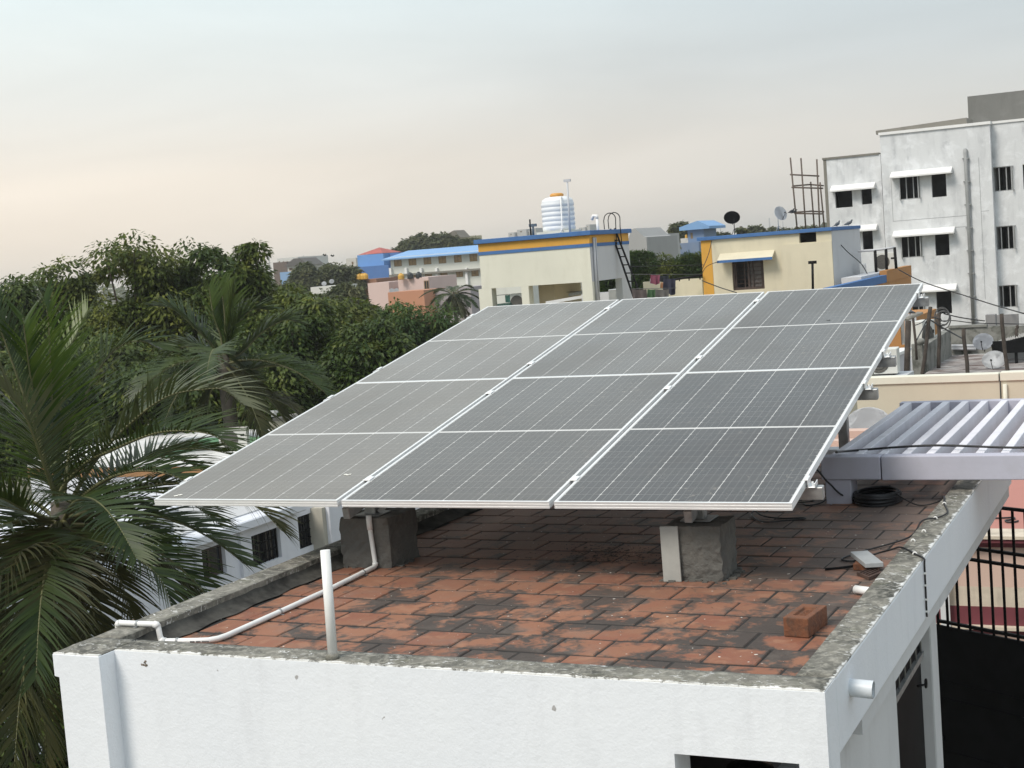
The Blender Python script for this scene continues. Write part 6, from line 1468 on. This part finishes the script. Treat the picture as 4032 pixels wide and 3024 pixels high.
def resample(P, n):
    L_ = [0]
    for i in range(1, len(P)): L_.append(L_[-1]+(P[i]-P[i-1]).length)
    out = []
    for k in range(n):
        s_ = L_[-1]*k/(n-1); i = 1
        while i < len(P)-1 and L_[i] < s_: i += 1
        t = (s_-L_[i-1])/max(L_[i]-L_[i-1], 1e-6); out.append(P[i-1].lerp(P[i], t))
    return out, L_[-1]
def frond(parent, P, ll, mat, n=60, droop=0.5, wd=0.020, start=0.14, r0=0.035, upv=Vector((0,0,1)), ragged=0.12, seg=4):
    P = wob([Vector(p) for p in P], 6); P, L_ = resample(P, n)
    m = MB()
    sm_ = MB().tube(P, [r0*(1-0.88*i/(n-1)) for i in range(n)], 5)
    for i in range(1, n):
        t = i/(n-1)
        if t < start: continue
        tan = (P[min(i+1, n-1)]-P[i-1]).normalized()
        side = tan.cross(upv)
        if side.length < 0.15: side = tan.cross(Vector((0.3,1,0)))
        side.normalize(); nrm = side.cross(tan).normalized()
        le = ll*(0.35+0.65*math.sin(PI*min(1, (t-start+0.10)/(1.12-start))**0.8))
        for sg in (-1, 1):
            if rnd.random() < ragged*0.4: continue
            fw_ = 0.35+0.75*t+rnd.uniform(-0.10,0.10); lift = 0.30+rnd.uniform(-0.12,0.12)
            d = (side*sg*(1.0-0.35*t)+tan*fw_+nrm*lift).normalized(); q = P[i]+nrm*r0*0.2; l = le*rnd.uniform(0.82, 1.08); w_ = wd*rnd.uniform(0.8, 1.2)
            b = len(m.v)
            wv = d.cross(nrm).normalized(); wv = (wv*0.85+nrm*0.5*sg).normalized(); dr_ = droop*(1.9 if mat is L_PALMD else 1.0)*rnd.uniform(0.6,1.35)
            for k in range(seg+1):
                s_ = k/seg; ww = w_*(0.55+0.9*s_ if s_ < 0.3 else 0.82*(1.05-s_)*1.18+0.02)
                m.v += [tuple(q-wv*ww), tuple(q+wv*ww)]
                if k < seg:
                    d = (d+Vector((0,0,-1))*dr_*(0.25+s_)*0.9/seg*2+rv()*0.03).normalized(); q = q+d*l/seg
                    m.f.append((b+2*k, b+2*k+1, b+2*k+3, b+2*k+2)); m.sm.append(True)
    f = m.build('frond', mat, parent)
    sm_.build('rachis', M_RACH, f)
    return f
def palm(name, lab, base_uv, D, paths, mat, ll, n=60, droop=0.5, wd=0.02, extra=0, elen=3.0, seg=4, nuts=0, r0=0.035, tr=0.16):
    c = at(*base_uv, D)
    root = thing(name, (c.x, c.y, GZ), lab, 'palm tree', 'coconut palms')
    MB().tube([(c.x+0.25, c.y, GZ), (c.x+0.1, c.y, GZ+(c.z-GZ)*0.6), (c.x, c.y, c.z-0.2), (c.x, c.y, c.z+0.3)], [tr*1.4, tr, tr*0.95, tr*0.7], 12).build('trunk', M_PTRUNK, root)
    for pth in paths:
        mt = pth[0] if not isinstance(pth[0], tuple) else mat
        pts_ = [q for q in pth if isinstance(q, tuple)]; P = [c+Vector((0,0,0.1))]
        for q in pts_: P.append(at(q[0], q[1], D+(q[2] if len(q) > 2 else 0)))
        frond(root, P, ll, mt, n, droop, wd, r0=r0, seg=seg)
    for k in range(extra):
        a = 2*PI*(k+rnd.random()*0.7)/extra; el = rnd.uniform(-0.9, 0.75); L_ = elen*rnd.uniform(0.8,1.1); P = []
        d = Vector((math.cos(a)*math.cos(el), math.sin(a)*math.cos(el), math.sin(el))); q = c.copy()
        for s_ in range(6): P.append(q.copy()); q = q+d*L_/5; d = (d+Vector((0,0,-0.26))).normalized()
        frond(root, P, ll*0.9, L_PALMD if el < -0.35 else mat, n, droop*1.1, wd, r0=r0, seg=seg)
    for k in range(nuts):
        a = 2*PI*k/nuts; p = c+Vector((math.cos(a)*0.28, math.sin(a)*0.28, -0.35-0.12*(k%3)))
        MB().lathe([(0.001,-0.13),(0.07,-0.10),(0.10,0),(0.075,0.09),(0.001,0.13)], 10, p).build('coconut', plain('green_brown_coconut', (0.085,0.075,0.028), 0.6, 0.3, 6), root)
    return root
PY, PD, PS = L_PALMY, L_PALMD, L_PALMS
near = [((278,1750,.3),(318,1613,.6),(354,1519,.8),(394,1447,1),(445,1385,1.1),(506,1349,1.2),(564,1345,1.2),(625,1372,1.1)),
        (PS,(350,1850,.2),(427,1750,.2),(506,1674,.2),(597,1598,.1),(687,1551,0),(800,1533,-.1),(880,1535,-.2),(955,1590,-.3)),
        ((240,1930,0),(330,1830,0),(443,1772,-.3),(601,1709,-.6),(728,1696,-.9),(842,1715,-1.1),(905,1765,-1.2)),
        (PD,(330,2020,-.2),(443,1956,-.3),(633,1905,-.5),(800,1915,-.6),(930,1955,-.7),(1030,2010,-.8),(1110,2090,-.8)),
        ((300,2110,-.6),(400,2140,-1.0),(500,2175,-1.3),(590,2235,-1.5),(645,2305,-1.6),(675,2390,-1.6)),
        (PD,(225,2200,-1),(213,2374,-1.5),(218,2448,-1.6),(231,2548,-1.7),(240,2640,-1.7)),
        (PD,(150,2250,-1),(110,2480,-1.4),(94,2647,-1.5),(104,2771,-1.5),(107,2920,-1.5),(110,3080,-1.5)),
        (PY,(210,1800,.3),(202,1548,.3),(197,1403,.3),(190,1258,.3),(172,1180,.3)),
        (PY,(225,1780,.5),(245,1560,.8),(262,1400,1),(300,1320,1.1),(345,1235,1.2)),
        (PY,(180,1800,.2),(140,1600,.2),(115,1450,.1),(100,1330,0),(90,1250,0)),
        (PS,(190,1880,-.4),(140,1740,-.7),(95,1630,-.9),(45,1565,-1),(-10,1515,-1.1),(-90,1490,-1.2)),
        ((200,1900,0),(140,1690,0),(70,1490,0),(10,1320,0),(-50,1180,0)),
        ((170,2040,-.5),(90,2005,-.9),(0,1960,-1.2),(-110,1935,-1.5)),
        (PD,(150,2140,-.6),(70,2180,-1),(0,2270,-1.3),(-60,2400,-1.5)),
        (PD,(290,2180,.5),(340,2300,.8),(370,2420,1),(390,2560,1.1)),
        (PD,(180,2220,-.4),(150,2400,-.6),(160,2600,-.7),(175,2800,-.8),(180,2990,-.8)),
        (PD,(120,2180,0),(30,2330,0),(-20,2520,0),(-40,2750,0)),
        (PD,(320,2100,.8),(420,2190,1.3),(480,2300,1.6),(520,2430,1.8)),
        ((350,1960,.8),(480,1850,1.4),(620,1800,2),(760,1830,2.4),(880,1910,2.6))]
palm('coconut_palm', 'large coconut palm at the left edge with arching fronds', (245, 2065), 19, near, L_PALM, 1.05, 64, 0.24, 0.022, 22, 3.0, 5, 9, 0.034, 0.17)
mid = [tuple(ke(x, y)+(0,) for x, y in q) for q in (((1480,900),(1430,750),(1400,560)), ((1510,880),(1500,700),(1475,530)), ((1560,900),(1600,800),(1690,715),(1800,715)), ((1620,1000),(1750,870),(1900,785),(1995,800)), ((1400,930),(1300,830),(1160,710),(1050,690)),
       ((1620,1120),(1800,1090),(2000,1105),(2135,1165)), ((1600,1230),(1800,1300),(1920,1350),(2010,1430)), ((1560,1250),(1640,1350),(1700,1450),(1735,1560)), ((1470,1000),(1500,1000),(1570,1060),(1650,1120)), ((1400,1050),(1330,1060),(1290,1150),(1270,1260)), ((1440,1200),(1400,1300),(1390,1450)), ((1350,980),(1250,960),(1150,1000),(1080,1080)), ((1540,800),(1560,660),(1570,560)))]
mid = [((L_PALMY,)+q if i in (0, 1) else (L_PALMD,)+q if i in (6, 7, 10) else q) for i, q in enumerate(mid)]
palm('coconut_palm', 'second coconut palm in front of the dark trees, left of the panels', ke(1500, 1080), 47, mid, L_PALM, 1.40, 60, 0.30, 0.038, 8, 4.2, 4, 6, 0.055, 0.25)
def simple_palm(lab, u, v, D, rpx, n=16, ll=0.9, wd=0.05, mat=L_FAR, nst=34, name='coconut_palm'):
    L_ = rpx/FPX*D*1.15; palm(name, lab, (u, v), D, [], mat, ll, nst, 0.6, wd, n, L_, 3, 0, 0.06, 0.2)
simple_palm('coconut palm rising before the school and the tank house', *k2(1740, 690), 135, 118, 22, 1.1, 0.045, L_PALM, 40)
simple_palm('far coconut palm before the blue wall, right one of two', *k2(755, 480), 230, 45, 14, 1.3, 0.10)
simple_palm('far coconut palm before the blue wall, left one of two', *k2(575, 490), 235, 42, 14, 1.3, 0.10)
simple_palm('smaller far palm right of the left tree belt', *k2(415, 525), 240, 32, 12, 1.2, 0.10)
simple_palm('bushy far palm below the black dish', 2918, 902, 150, 22, 12, 0.6, 0.06)
simple_palm('far palm between the grey house and the blue tower', *k3(1850, 700), 165, 40, 12, 0.9, 0.08)
# person standing inside the front wall opening, only the hair shows
def person():
    c = ony(2950, 3024, 0.30); hz_ = ony(2955, 3006, 0.30).z
    root = thing('person', (c.x, 0.30, hz_-1.70), 'person with black hair standing inside the front wall opening', 'person')
    me = bpy.data.meshes.new('body'); S_ = [(0,0,.92),(0,0,1.12),(0,0,1.32),(0,-.01,1.44),(0,-.01,1.55),(0,-.01,1.60),(.17,0,1.38),(.24,.02,1.12),(.23,-.08,.90),(-.17,0,1.38),(-.24,.02,1.12),(-.23,-.08,.90),(.10,0,.88),(.11,0,.48),(.11,.02,.08),(.11,-.12,.03),(-.10,0,.88),(-.11,0,.48),(-.11,.02,.08),(-.11,-.12,.03)]
    E_ = [(0,1),(1,2),(2,3),(3,4),(4,5),(2,6),(6,7),(7,8),(2,9),(9,10),(10,11),(0,12),(12,13),(13,14),(14,15),(0,16),(16,17),(17,18),(18,19)]
    rad = [.14,.13,.15,.06,.095,.085,.055,.045,.032,.055,.045,.032,.085,.06,.045,.035,.085,.06,.045,.035]
    me.from_pydata(S_, E_, []); o = bpy.data.objects.new('body', me); col.objects.link(o); o.parent = root
    sk = o.modifiers.new('skin', 'SKIN')
    for v, r in zip(me.skin_vertices[0].data, rad): v.radius = (r, r)
    me.skin_vertices[0].data[0].use_root = True
    o.modifiers.new('sub', 'SUBSURF').levels = 2; me.materials.append(plain('skin_brown', (0.22,0.12,0.08), 0.6, 0.1, 10))
    m = MB(); m.lathe([(0.105,1.52),(0.118,1.58),(0.115,1.63),(0.085,1.685),(0.04,1.70),(0.001,1.702)], 20, (0,0.005,0)); hr = m.build('hair', plain('black_hair', (0.008,0.007,0.007), 0.45, 0.3, 30), root, local=True)
person()

# =================================================================== HAZE
m, t, b = new_mat('thin_haze'); t.nodes.remove(b)
pv = nn(t, 'ShaderNodeVolumePrincipled'); pv.inputs['Color'].default_value = (0.92, 0.92, 0.90, 1); pv.inputs['Density'].default_value = 0.00035; pv.inputs['Anisotropy'].default_value = 0.3
t.links.new(pv.outputs[0], t.nodes['Material Output'].inputs['Volume'])
tag(box((-2020, -320, GZ-1), (1420, 2420, 24)).build('haze', m), 'thin even haze in the air over the whole place', 'haze', kind='stuff')
